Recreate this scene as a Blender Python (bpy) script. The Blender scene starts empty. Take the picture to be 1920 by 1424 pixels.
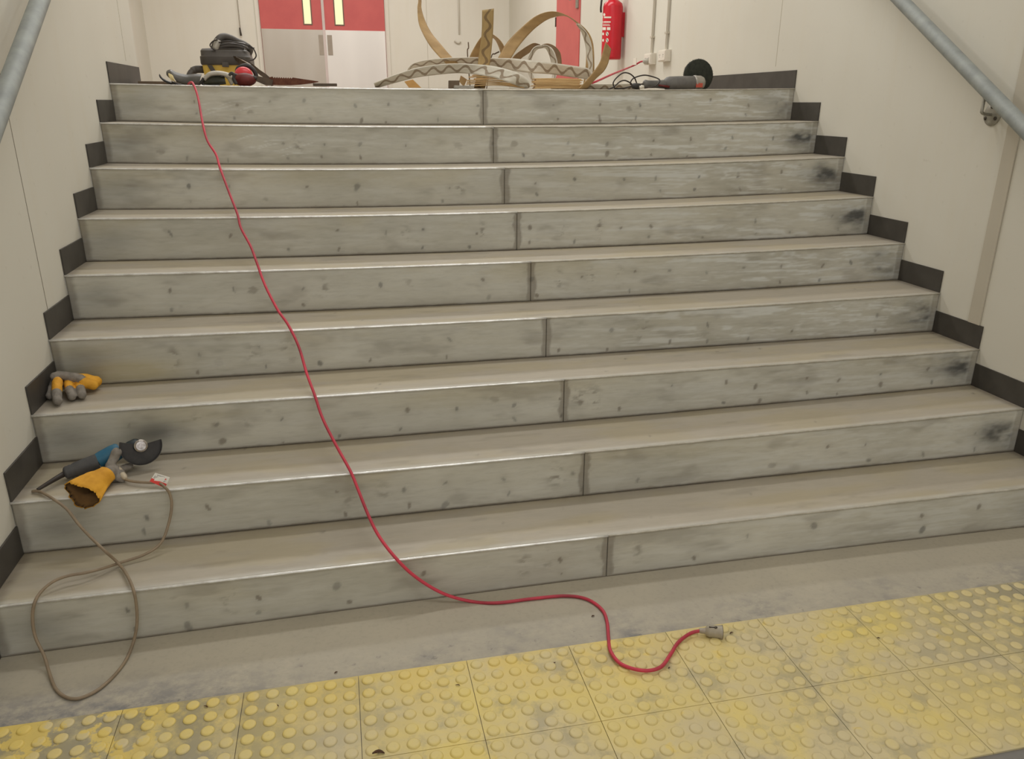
import bpy, bmesh, math, random
import numpy as np
from mathutils import Vector, Matrix, noise
random.seed(7)
rng = np.random.default_rng(11)
sc = bpy.context.scene
COL = sc.collection
PI = math.pi

# ------------------------------------------------------------------ camera
CAM = Vector((-.3564, -2.0890, 1.4917))
PITCH, YAW, ROLL, FPX = .3414, -.2162, .0032, 1461.13
IW, IH = 1920, 1424
c_, s_ = math.cos, math.sin
_R = Vector((c_(YAW), s_(YAW), 0)); _Fh = Vector((-s_(YAW), c_(YAW), 0)); _Z = Vector((0, 0, 1))
CF = c_(PITCH)*_Fh - s_(PITCH)*_Z
_U = s_(PITCH)*_Fh + c_(PITCH)*_Z
CR = c_(ROLL)*_R + s_(ROLL)*_U
CU = -s_(ROLL)*_R + c_(ROLL)*_U
cd = bpy.data.cameras.new('camera'); cam = bpy.data.objects.new('camera', cd); COL.objects.link(cam)
M4 = Matrix((CR, CU, -CF)).transposed().to_4x4(); M4.translation = CAM
cam.matrix_world = M4
cd.sensor_width = 36; cd.lens = FPX*36/IW; cd.clip_start = .05
sc.camera = cam

def hit(u, v, ax, val):
    """point of the place seen at photo pixel (u,v) on the plane axis=val"""
    D = CF + (u-IW/2)/FPX*CR - (v-IH/2)/FPX*CU
    i = 'xyz'.index(ax)
    return CAM + D*((val-CAM[i])/D[i])

# ------------------------------------------------------------------ stair measures
GO, RI = .2764, .175
XL, XR = -1.387, 2.2395
LZ = 1.566                       # landing floor
YB = 10.0                        # back wall
CEIL = 4.35
NZL = [.172, .350, .524, .700, .873, 1.048, 1.224, 1.402, 1.574]
NZJ = [.159, .333, .509, .677, .852, 1.027, 1.200, 1.379, 1.558]
NZR = [.174, .360, .520, .699, .874, 1.058, 1.232, 1.402, 1.575]
XJ = .432
def bow(x):
    t = (x-XL)/(XR-XL)*2-1
    return 1-t*t
def nose(i, x):
    """point of nosing line i at x (i=-1: the floor line)"""
    if i < 0: return Vector((x, .025*bow(x)-GO, 0))
    t = (x-XL)/(XR-XL); lin = NZL[i]*(1-t)+NZR[i]*t
    sag = NZJ[i]-(NZL[i]+NZR[i])/2
    return Vector((x, i*GO+.025*bow(x), lin+sag*bow(x)))
def zfloor(i, x):                # height of the surface at the foot of riser i
    return 0. if i == 0 else nose(i-1, x).z

# ------------------------------------------------------------------ helpers
def link(o, parent=None):
    COL.objects.link(o)
    if parent is not None: o.parent = parent
    return o
def tag(o, label=None, cat=None, group=None, kind=None):
    if label: o['label'] = label
    if cat: o['category'] = cat
    if group: o['group'] = group
    if kind: o['kind'] = kind
    return o
def thing(name, loc, label, cat, group=None):
    o = bpy.data.objects.new(name, None); o.location = loc; o.empty_display_size = .05
    link(o); tag(o, label, cat, group)
    bpy.context.view_layer.update()
    return o
def mesh_obj(name, verts, faces, mat, parent=None, smooth=True, uvs=None, fmats=None):
    me = bpy.data.meshes.new(name)
    me.from_pydata([tuple(v) for v in verts], [], faces)
    mats = mat if isinstance(mat, (list, tuple)) else [mat]
    for m in mats: me.materials.append(m)
    if fmats: me.polygons.foreach_set('material_index', fmats)
    me.polygons.foreach_set('use_smooth', [smooth]*len(me.polygons))
    if uvs is not None:
        uvl = me.uv_layers.new(name='UVMap')
        for lp in me.loops: uvl.data[lp.index].uv = uvs[lp.vertex_index]
    me.update()
    o = bpy.data.objects.new(name, me); link(o)
    if parent is not None:
        o.parent = parent
        o.matrix_parent_inverse = parent.matrix_world.inverted()
    return o
class MB:
    def __init__(s): s.v = []; s.f = []
    def add(s, vs, fs):
        n = len(s.v); s.v += [Vector(v) for v in vs]; s.f += [tuple(i+n for i in f) for f in fs]; return s
    def box(s, a, b, M=None):
        (x0, y0, z0), (x1, y1, z1) = a, b
        vs = [Vector(p) for p in ((x0,y0,z0),(x1,y0,z0),(x1,y1,z0),(x0,y1,z0),(x0,y0,z1),(x1,y0,z1),(x1,y1,z1),(x0,y1,z1))]
        if M is not None: vs = [M @ p for p in vs]
        return s.add(vs, [(0,3,2,1),(4,5,6,7),(0,1,5,4),(1,2,6,5),(2,3,7,6),(3,0,4,7)])
    def bbox(s, a, b, r=.004, M=None):          # bevelled box
        bm = bmesh.new(); bmesh.ops.create_cube(bm, size=1)
        a = Vector(a); b = Vector(b)
        for v in bm.verts: v.co = Vector(((a[k]+b[k])/2 + v.co[k]*abs(b[k]-a[k]) for k in range(3)))
        bmesh.ops.bevel(bm, geom=bm.edges[:], offset=r, segments=2, affect='EDGES', profile=.7)
        bm.verts.ensure_lookup_table()
        vs = [(M @ v.co if M is not None else v.co.copy()) for v in bm.verts]
        fs = [tuple(v.index for v in f.verts) for f in bm.faces]; bm.free()
        return s.add(vs, fs)
    def ring_loft(s, rings, caps=True, closed=True):
        n = len(rings[0]); base = len(s.v); s.v += [Vector(p) for r in rings for p in r]
        for i in range(len(rings)-1):
            for j in range(n if closed else n-1):
                k = (j+1) % n
                s.f.append((base+i*n+j, base+i*n+k, base+(i+1)*n+k, base+(i+1)*n+j))
        if caps:
            s.f.append(tuple(base+j for j in range(n))[::-1])
            s.f.append(tuple(base+(len(rings)-1)*n+j for j in range(n)))
        return s
    def tube(s, pts, r, seg=10, caps=True):
        pts = [Vector(p) for p in pts]
        rr = r if isinstance(r, (list, tuple)) else [r]*len(pts)
        rings = []; up = None
        for i, p in enumerate(pts):
            t = (pts[min(i+1, len(pts)-1)]-pts[max(i-1, 0)]).normalized()
            if up is None:
                up = Vector((0,0,1)) if abs(t.z) < .9 else Vector((1,0,0))
            a = t.cross(up)
            if a.length < 1e-5: a = t.orthogonal()
            a.normalize(); b = a.cross(t).normalized(); up = b
            rings.append([p + a*math.cos(2*PI*k/seg)*rr[i] + b*math.sin(2*PI*k/seg)*rr[i] for k in range(seg)])
        return s.ring_loft(rings, caps)
    def lathe(s, prof, p0, axis, seg=24, squash=None):
        """prof: list of (t along axis, radius)"""
        p0 = Vector(p0); ax = Vector(axis).normalized(); a = ax.orthogonal().normalized(); b = ax.cross(a)
        if squash: a, b = Vector(squash[0]).normalized(), ax.cross(Vector(squash[0]).normalized())
        rings = [[p0+ax*t + a*math.cos(2*PI*k/seg)*max(r, 1e-4)*(squash[1] if squash else 1) + b*math.sin(2*PI*k/seg)*max(r, 1e-4) for k in range(seg)] for t, r in prof]
        return s.ring_loft(rings, True)
    def ball(s, c, r, seg=16):
        c = Vector(c); r = Vector(r) if not isinstance(r, (int, float)) else Vector((r, r, r))
        rings = [[c+Vector((r.x*math.sin(th)*math.cos(2*PI*k/seg), r.y*math.sin(th)*math.sin(2*PI*k/seg), r.z*math.cos(th))) for k in range(seg)]
                 for th in [PI*(j+.02)/(seg//2+.04) for j in range(seg//2+1)][::-1]]
        return s.ring_loft(rings, True)
    def build(s, name, mat, parent=None, smooth=True, auto=None):
        o = mesh_obj(name, s.v, s.f, mat, parent, smooth)
        if auto:
            o.data.set_sharp_from_angle(angle=math.radians(auto))
        return o
def spline(pts, n=8, closed=False):
    """Catmull-Rom through points"""
    P = [Vector(p) for p in pts]; out = []
    N = len(P); rng_ = range(N if closed else N-1)
    for i in rng_:
        if closed: a, b, c, d = P[(i-1) % N], P[i], P[(i+1) % N], P[(i+2) % N]
        else: a, b, c, d = P[max(i-1, 0)], P[i], P[i+1], P[min(i+2, N-1)]
        for k in range(n):
            t = k/n
            out.append(.5*((2*b)+(c-a)*t+(2*a-5*b+4*c-d)*t*t+(3*b-a-3*c+d)*t**3))
    out.append(P[0] if closed else P[-1])
    return out

# ------------------------------------------------------------------ materials
def srgb(r, g, b):
    f = lambda c: (c/255)/12.92 if c/255 <= .04045 else ((c/255+.055)/1.055)**2.4
    return (f(r), f(g), f(b), 1)
class NT:
    def __init__(s, name):
        s.m = bpy.data.materials.new(name); s.m.use_nodes = True; s.t = s.m.node_tree; s.n = s.t.nodes
        s.b = s.n['Principled BSDF']
    def new(s, t, **k):
        n = s.n.new(t)
        for a, v in k.items(): setattr(n, a, v)
        return n
    def L(s, a, b): s.t.links.new(a, b)
    def val(s, sock, v):
        if hasattr(v, 'is_output') or isinstance(v, bpy.types.NodeSocket): s.L(v, sock)
        else: sock.default_value = v
    def math(s, op, a, b=None, c=None, clamp=False):
        n = s.new('ShaderNodeMath', operation=op); n.use_clamp = clamp
        s.val(n.inputs[0], a)
        if b is not None: s.val(n.inputs[1], b)
        if c is not None: s.val(n.inputs[2], c)
        return n.outputs[0]
    def mix(s, f, a, b, mode='MIX'):
        n = s.new('ShaderNodeMix', data_type='RGBA', blend_type=mode)
        s.val(n.inputs['Factor'], f); s.val(n.inputs[6], a); s.val(n.inputs[7], b)
        return n.outputs[2]
    def coord(s, kind='Object'):
        return s.new('ShaderNodeTexCoord').outputs[kind]
    def pos(s):
        return s.new('ShaderNodeNewGeometry').outputs['Position']
    def noise(s, vec, scale=5, detail=4, rough=.55, stretch=None, dist=0):
        if stretch:
            mp = s.new('ShaderNodeMapping'); mp.inputs['Scale'].default_value = stretch; s.L(vec, mp.inputs['Vector']); vec = mp.outputs[0]
        n = s.new('ShaderNodeTexNoise'); s.L(vec, n.inputs['Vector'])
        n.inputs['Scale'].default_value = scale; n.inputs['Detail'].default_value = detail; n.inputs['Roughness'].default_value = rough; n.inputs['Distortion'].default_value = dist
        return n.outputs['Fac']
    def ramp(s, f, stops):
        n = s.new('ShaderNodeValToRGB'); s.val(n.inputs[0], f)
        cr = n.color_ramp
        while len(cr.elements) < len(stops): cr.elements.new(.5)
        for e, (p, c) in zip(cr.elements, stops): e.position = p; e.color = c if len(c) == 4 else (*c, 1)
        return n.outputs[0]
    def rng(s, f, a, b, c=0, d=1):
        n = s.new('ShaderNodeMapRange'); s.val(n.inputs[0], f)
        for k, v in zip((1, 2, 3, 4), (a, b, c, d)): n.inputs[k].default_value = v
        return n.outputs[0]
    def bump(s, h, strength=.2, dist=.01):
        n = s.new('ShaderNodeBump'); s.L(h, n.inputs['Height']); n.inputs['Strength'].default_value = strength; n.inputs['Distance'].default_value = dist
        s.L(n.outputs[0], s.b.inputs['Normal'])
    def out(s, col=None, rough=None, metal=None, spec=None):
        if col is not None: s.val(s.b.inputs['Base Color'], col)
        if rough is not None: s.val(s.b.inputs['Roughness'], rough)
        if metal is not None: s.val(s.b.inputs['Metallic'], metal)
        if spec is not None: s.val(s.b.inputs['Specular IOR Level'], spec)
        return s.m
def mottled(name, c1, c2, scale=12, rough=.6, metal=0, bump=.0, stretch=None, detail=4, spec=.4):
    """simple procedural: two tones mixed by noise, in object space"""
    t = NT(name); co = t.coord('Object')
    f = t.noise(co, scale, detail, .6, stretch)
    t.out(t.mix(t.rng(f, .3, .7), c1, c2), rough, metal, spec)
    if bump: t.bump(f, bump, .004)
    return t.m

def wall_mat(name, c1, c2):
    t = NT(name); p = t.pos()
    a = t.noise(p, .9, 3, .5); b = t.noise(p, 7, 5, .6); v = t.noise(p, 1.6, 4, .6, (6, 6, .4))
    col = t.mix(t.rng(a, .3, .75), c1, c2)
    col = t.mix(t.math('MULTIPLY', t.rng(v, .5, .8), .16), col, srgb(205, 192, 165))
    sc_ = t.noise(p, 30, 2, .5)
    col = t.mix(t.math('MULTIPLY', t.rng(sc_, .7, .8), .15), col, srgb(150, 140, 120))
    t.out(col, .62, 0, .3); t.bump(b, .05, .003)
    return t.m
M_wall = wall_mat('wall_paint', srgb(213, 209, 197), srgb(205, 200, 187))
M_wallback = wall_mat('wall_paint_landing', srgb(220, 215, 203), srgb(214, 208, 195))
M_batten = wall_mat('batten_paint', srgb(190, 182, 166), srgb(182, 174, 158))
M_seam = mottled('seam_shadow_gap', srgb(120, 110, 95), srgb(135, 125, 110), 20)
M_ceil = mottled('ceiling_paint', srgb(225, 220, 210), srgb(215, 210, 200), 3, .8)

def steel_mat(name, c_hi, c_lo, rough, metal, tread=False):
    t = NT(name); p = t.pos()
    at = t.new('ShaderNodeAttribute', attribute_name='stain')
    sep = t.new('ShaderNodeSeparateColor'); t.L(at.outputs['Color'], sep.inputs[0])
    dk, br, lt, ye = sep.outputs[0], sep.outputs[1], sep.outputs[2], at.outputs['Alpha']
    big = t.noise(p, 1.7, 4, .6, (1, 1, 2)); st = t.noise(p, 9, 6, .65, (.6, 3, 4.5)); fine = t.noise(p, 60, 4, .6, (.25, 1, 1.4))
    col = t.mix(t.rng(big, .3, .7), c_lo, c_hi)
    col = t.mix(t.math('MULTIPLY', t.rng(st, .38, .7), .30 if not tread else .4), col, srgb(212, 210, 202) if not tread else srgb(186, 176, 160))
    col = t.mix(t.math('MULTIPLY', t.rng(fine, .48, .75), .22), col, srgb(138, 132, 120) if not tread else srgb(150, 140, 124))
    col = t.mix(t.math('MULTIPLY', ye, .5), col, srgb(176, 160, 112))
    col = t.mix(t.math('MULTIPLY', lt, .85), col, srgb(214, 214, 208))
    col = t.mix(t.math('MULTIPLY', br, .85), col, srgb(104, 92, 78))
    col = t.mix(t.math('MULTIPLY', dk, .88), col, srgb(58, 58, 58))
    r = t.math('ADD', t.math('MULTIPLY', st, .2), rough-.1)
    t.out(col, r, metal, .45); t.bump(fine, .05, .002)
    return t.m
M_riser = steel_mat('riser_steel', srgb(202, 198, 184), srgb(176, 172, 158), .5, .12)
M_tread = steel_mat('tread_steel', srgb(176, 167, 151), srgb(166, 158, 144), .55, .1, True)
M_nosing = (lambda t: t.out(t.mix(t.rng(t.noise(t.pos(), 14, 4, .7, (1, 1, 1)), .35, .7), srgb(196, 192, 184), srgb(244, 243, 240)), .25, .45))(NT('worn_nosing_highlight'))  # polished metal, with its highlight put into the pale base colour
M_nosing_dull = (lambda t: t.out(t.mix(t.rng(t.noise(t.pos(), 14, 4, .7), .4, .75), srgb(170, 163, 148), srgb(206, 200, 188)), .4, .2))(NT('dull_nosing_metal'))
def floor_mat():
    t = NT('lobby_floor'); p = t.pos()
    a = t.noise(p, 2.2, 4, .6); b = t.noise(p, 16, 6, .7, (1, 1.4, 1)); c = t.noise(p, 60, 3, .6)
    sp = t.new('ShaderNodeSeparateXYZ'); t.L(p, sp.inputs[0])
    col = t.mix(t.rng(a, .3, .7), srgb(182, 173, 154), srgb(170, 162, 146))
    # blue grey scuffing along the edge of the tactile strip: a band of dirt left by the adhesive
    e = t.rng(sp.outputs[1], -.12, -.31)
    lf = t.math('MAXIMUM', t.rng(sp.outputs[0], -.5, -.9), t.rng(t.noise(p, 3.3, 3, .6), .5, .65))
    e = t.math('MULTIPLY', e, t.math('MULTIPLY', t.rng(b, .36, .6), t.math('ADD', t.math('MULTIPLY', lf, .75), .3)), clamp=True)
    col = t.mix(t.math('MULTIPLY', e, .9), col, srgb(110, 110, 114))
    e2 = t.math('MULTIPLY', t.rng(sp.outputs[1], -.14, -.26), t.rng(t.noise(p, 26, 4, .7), .62, .72), clamp=True)
    col = t.mix(t.math('MULTIPLY', e2, .6), col, srgb(84, 82, 84))
    f = t.rng(sp.outputs[1], -.86, -.9)
    col = t.mix(f, col, srgb(120, 117, 113))
    col = t.mix(t.math('MULTIPLY', t.rng(c, .5, .8), .25), col, srgb(132, 124, 112))
    t.out(col, .6, 0, .35); t.bump(b, .06, .003)
    return t.m
M_floor = floor_mat()
def tact_mat():
    t = NT('tactile_polyurethane'); p = t.pos()
    sp = t.new('ShaderNodeSeparateXYZ'); t.L(p, sp.inputs[0])
    a = t.noise(p, 3.1, 5, .62, None, .4); b = t.noise(p, 13, 5, .65); c = t.noise(p, 120, 3, .6)
    clean = srgb(218, 197, 118); worn = srgb(202, 187, 146); dirt = srgb(126, 123, 112)
    col = t.mix(t.rng(a, .36, .6), clean, worn)
    bright = t.math('MULTIPLY', t.math('MULTIPLY', t.rng(sp.outputs[1], -.52, -.34), t.rng(sp.outputs[0], .75, .15)), t.rng(t.noise(p, 5.3, 4, .6), .4, .5), clamp=True)
    bright = t.math('MAXIMUM', bright, t.math('MULTIPLY', t.rng(t.noise(p, 9, 3, .6), .66, .7), .8))
    col = t.mix(t.math('MULTIPLY', bright, .75), col, srgb(220, 194, 104))
    # grime: strongest on the far left and right, in the hollows between the domes
    side = t.math('MAXIMUM', t.rng(sp.outputs[0], -.2, -.8), t.rng(sp.outputs[0], .95, 1.75))
    hol = t.rng(sp.outputs[2], .0085, .005)
    g = t.math('MULTIPLY', t.math('MULTIPLY', side, hol), t.rng(b, .3, .55), clamp=True)
    g = t.math('MAXIMUM', g, t.math('MULTIPLY', t.math('MULTIPLY', hol, .55), t.rng(t.noise(p, 7, 5, .7), .5, .62), clamp=True))
    col = t.mix(t.math('MULTIPLY', g, .85), col, dirt)
    pl = t.math('MULTIPLY', t.rng(sp.outputs[0], -.78, -.95), t.rng(t.noise(p, 8, 5, .65), .52, .55), clamp=True)
    col = t.mix(t.math('MULTIPLY', pl, .85), col, srgb(220, 194, 104))
    col = t.mix(t.math('MULTIPLY', t.rng(c, .6, .8), .25), col, srgb(150, 135, 95))
    t.out(col, .5, 0, .4); t.bump(c, .06, .002)
    return t.m
M_tact = tact_mat()
M_skirt = mottled('skirting_vinyl', srgb(74, 70, 64), srgb(62, 58, 53), 9, .5, 0, .03)
M_dark = mottled('stair_void', srgb(40, 38, 35), srgb(50, 46, 42), 10, .8)
M_galv = mottled('galvanised_pipe', srgb(160, 164, 160), srgb(136, 140, 138), 14, .55, .12, .05, (1, 1, 1))
M_bracket = mottled('bracket_steel', srgb(172, 168, 156), srgb(140, 136, 124), 40, .5, .4)
M_screw = mottled('screw_head', srgb(66, 60, 54), srgb(90, 82, 72), 60, .5, .5)
M_red_door = mottled('red_door_paint', srgb(198, 94, 90), srgb(188, 86, 84), 4, .45)
M_kickL = mottled('brushed_kickplate', srgb(182, 172, 160), srgb(192, 184, 174), 2, .36, .6, 0, (2, 2, .3), 1)
M_kickR = mottled('brushed_kickplate_reflection', srgb(226, 220, 214), srgb(216, 210, 204), 2, .36, .4, 0, (2, 2, .3), 1)  # reflected light on the right leaf put into a paler colour
M_push = mottled('push_plate_metal', srgb(150, 138, 124), srgb(162, 150, 136), 8, .5, .3)
M_frame_dark = mottled('vision_frame', srgb(96, 84, 68), srgb(110, 98, 80), 10, .5)
M_astragal = mottled('meeting_strip', srgb(206, 190, 184), srgb(196, 182, 176), 10, .5)
M_cordred = mottled('red_cord_rubber', srgb(216, 66, 86), srgb(150, 48, 60), 5, .55, 0, 0)
M_cordgrey = mottled('beige_cord_rubber', srgb(150, 132, 108), srgb(128, 112, 92), 20, .6)
M_black = mottled('black_plastic', srgb(44, 42, 40), srgb(60, 57, 54), 30, .5)
M_blackcord = mottled('black_cord', srgb(46, 40, 36), srgb(62, 54, 48), 30, .55)
M_grind = mottled('grinder_housing', srgb(66, 66, 68), srgb(88, 86, 84), 26, .55, 0, .05)
M_grindbig = mottled('big_grinder_housing', srgb(110, 107, 102), srgb(94, 91, 88), 26, .5, 0, .03)
M_blue = mottled('blue_housing', srgb(34, 92, 122), srgb(52, 104, 126), 30, .5)
M_teal = mottled('dark_gear_casting', srgb(34, 46, 52), srgb(52, 58, 60), 30, .45, .3)
M_guard = mottled('guard_steel', srgb(44, 41, 38), srgb(62, 58, 54), 24, .5, .2)
M_shiny = mottled('bright_flange_metal', srgb(150, 140, 134), srgb(200, 194, 188), 80, .22, .9)
M_yel = mottled('yellow_glove_leather', srgb(226, 166, 52), srgb(196, 138, 36), 18, .75, 0, .3)
M_suede = mottled('glove_lining', srgb(104, 74, 36), srgb(84, 60, 32), 30, .9, 0, .3)
M_grey_glove = mottled('grey_glove_fabric', srgb(142, 134, 124), srgb(112, 106, 98), 40, .85, 0, .3)
M_tagw = mottled('white_label_paper', srgb(232, 228, 218), srgb(222, 216, 206), 20, .5)
M_tagr = mottled('red_label_ink', srgb(222, 70, 62), srgb(208, 62, 56), 20, .5)
M_ink = mottled('grey_label_ink', srgb(150, 146, 140), srgb(120, 116, 112), 60, .6)
M_vacyel = mottled('yellow_tub', srgb(244, 210, 104), srgb(232, 194, 90), 10, .45)
M_vacblk = mottled('charcoal_plastic', srgb(72, 67, 62), srgb(86, 80, 74), 12, .55)
M_muffred = mottled('red_muff_shell', srgb(214, 66, 72), srgb(200, 54, 60), 10, .35)
M_mufflow = mottled('dark_red_cup', srgb(84, 28, 26), srgb(110, 34, 28), 30, .5)
M_rust = mottled('rusty_blade', srgb(84, 44, 32), srgb(112, 70, 50), 40, .7, .2, .2)
M_steelbar = mottled('dark_steel_bar', srgb(76, 64, 54), srgb(96, 82, 68), 20, .5, .4)
M_bright = mottled('edge_highlight', srgb(190, 180, 170), srgb(160, 150, 140), 20, .3, .8)  # pale metal for the painted highlight on the scraper
M_lens = mottled('dark_goggle_lens', srgb(44, 46, 36), srgb(60, 60, 46), 20, .2)
M_gog = mottled('pale_goggle_frame', srgb(190, 184, 172), srgb(160, 154, 142), 20, .5)
M_cream = mottled('cream_lining', srgb(226, 208, 156), srgb(206, 188, 136), 20, .6)
M_visor = mottled('visor_grey', srgb(70, 68, 62), srgb(90, 86, 80), 16, .45)
M_ext = mottled('extinguisher_red', srgb(198, 30, 44), srgb(184, 26, 40), 8, .3)
M_yelmetal = mottled('brass_valve', srgb(220, 170, 60), srgb(190, 140, 50), 30, .35, .6)
M_white = mottled('white_plastic', srgb(226, 220, 208), srgb(216, 208, 194), 10, .45)
M_brush = mottled('abrasive_fibre', srgb(52, 54, 44), srgb(34, 36, 30), 60, .9, 0, .5)
M_gear = mottled('grey_gear_casting', srgb(176, 170, 160), srgb(150, 144, 134), 30, .45, .3)
M_redpatch = mottled('red_sticker', srgb(196, 90, 70), srgb(180, 76, 60), 30, .5)
M_wood = mottled('tan_strip_edge', srgb(222, 188, 134), srgb(196, 156, 104), 30, .6, 0, 0, (.4, .4, 6))
M_smallbrown = mottled('brown_offcut', srgb(112, 94, 76), srgb(96, 82, 66), 20, .7)
M_chip = mottled('dark_chip', srgb(92, 60, 36), srgb(70, 48, 32), 60, .8)
M_glassy = NT('cloudy_socket_plastic')
_t = M_glassy; _t.out(_t.mix(_t.rng(_t.noise(_t.coord('Object'), 60, 3), .3, .7), srgb(196, 186, 166), srgb(176, 164, 144)), .35, 0, .5)
_t.b.inputs['Transmission Weight'].default_value = .35; M_glassy = _t.m
def lit_glass():
    t = NT('lit_vision_glass'); t.out(srgb(236, 222, 178), .2)
    t.b.inputs['Emission Color'].default_value = srgb(255, 236, 186); t.b.inputs['Emission Strength'].default_value = .42
    return t.m
M_litglass = lit_glass()
def ribbon_mat(name, face, zig_face, zig, back, amp=.28, w=.12):
    """front: pale adhesive side with a wavy glue line; back: tan vinyl. UV: x in metres, y 0..1"""
    t = NT(name); uv = t.new('ShaderNodeUVMap').outputs[0]
    sp = t.new('ShaderNodeSeparateXYZ'); t.L(uv, sp.inputs[0])
    n = t.noise(uv, 7, 3, .6, (1, .3, 1))
    ph = t.math('MULTIPLY', t.math('ADD', sp.outputs[0], t.math('MULTIPLY', n, .02)), 2*PI/.092)
    wv = t.math('MULTIPLY', t.math('SINE', ph), amp)
    wv = t.math('ADD', wv, .5)
    dd = t.math('ABSOLUTE', t.math('SUBTRACT', sp.outputs[1], wv))
    m = t.rng(dd, w+.03, w)
    m = t.math('MULTIPLY', m, t.rng(t.noise(uv, 16, 3), .25, .4), clamp=True)
    f2 = t.noise(uv, 30, 4, .6, (.5, .1, 1))
    base = t.mix(t.rng(f2, .3, .7), face, zig_face)
    col = t.mix(m, base, zig)
    bf = t.new('ShaderNodeNewGeometry').outputs['Backfacing']
    bk = t.mix(t.rng(t.noise(uv, 22, 4, .6, (.3, 1, 1)), .35, .7), back, tuple(x*.8 for x in back[:3])+(1,))
    t.at = None
    t.out(col, .6, 0, .35)
    return t.m, bk
M_adh, _ = ribbon_mat('adhesive_side', srgb(226, 220, 206), srgb(206, 198, 182), srgb(158, 142, 122), srgb(170, 140, 92))
M_adh2, _ = ribbon_mat('tan_glued_side', srgb(178, 152, 104), srgb(164, 138, 92), srgb(128, 106, 74), srgb(150, 120, 80), .22, .11)
M_tan = mottled('tan_vinyl', srgb(184, 152, 104), srgb(158, 128, 86), 9, .55, 0, 0, (1, 1, 3))
M_tanb = mottled('brown_vinyl', srgb(150, 122, 86), srgb(132, 106, 74), 9, .55)

# ------------------------------------------------------------------ staining of the steel faces
def vnoise(X, Y, seed, lat=64):
    g = np.random.default_rng(seed).random((lat, lat))
    xi = np.floor(X).astype(int); yi = np.floor(Y).astype(int); fx = X-xi; fy = Y-yi
    fx = fx*fx*(3-2*fx); fy = fy*fy*(3-2*fy)
    a = g[xi % lat, yi % lat]; b = g[(xi+1) % lat, yi % lat]; c = g[xi % lat, (yi+1) % lat]; d = g[(xi+1) % lat, (yi+1) % lat]
    return (a*(1-fx)+b*fx)*(1-fy)+(c*(1-fx)+d*fx)*fy
def fbm(X, Y, seed, o=4):
    s = 0; w = .5; t = 0
    for k in range(o): s = s+w*vnoise(X*2**k+k*7.3, Y*2**k+k*3.1, seed+k); t += w; w *= .55
    return s/t
def sstep(a, b, x): t = np.clip((x-a)/(b-a), 0, 1); return t*t*(3-2*t)
def set_stain(o, arr):
    at = o.data.color_attributes.new('stain', 'FLOAT_COLOR', 'POINT')
    at.data.foreach_set('color', np.clip(arr, 0, 1).astype(np.float32).ravel())
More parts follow.
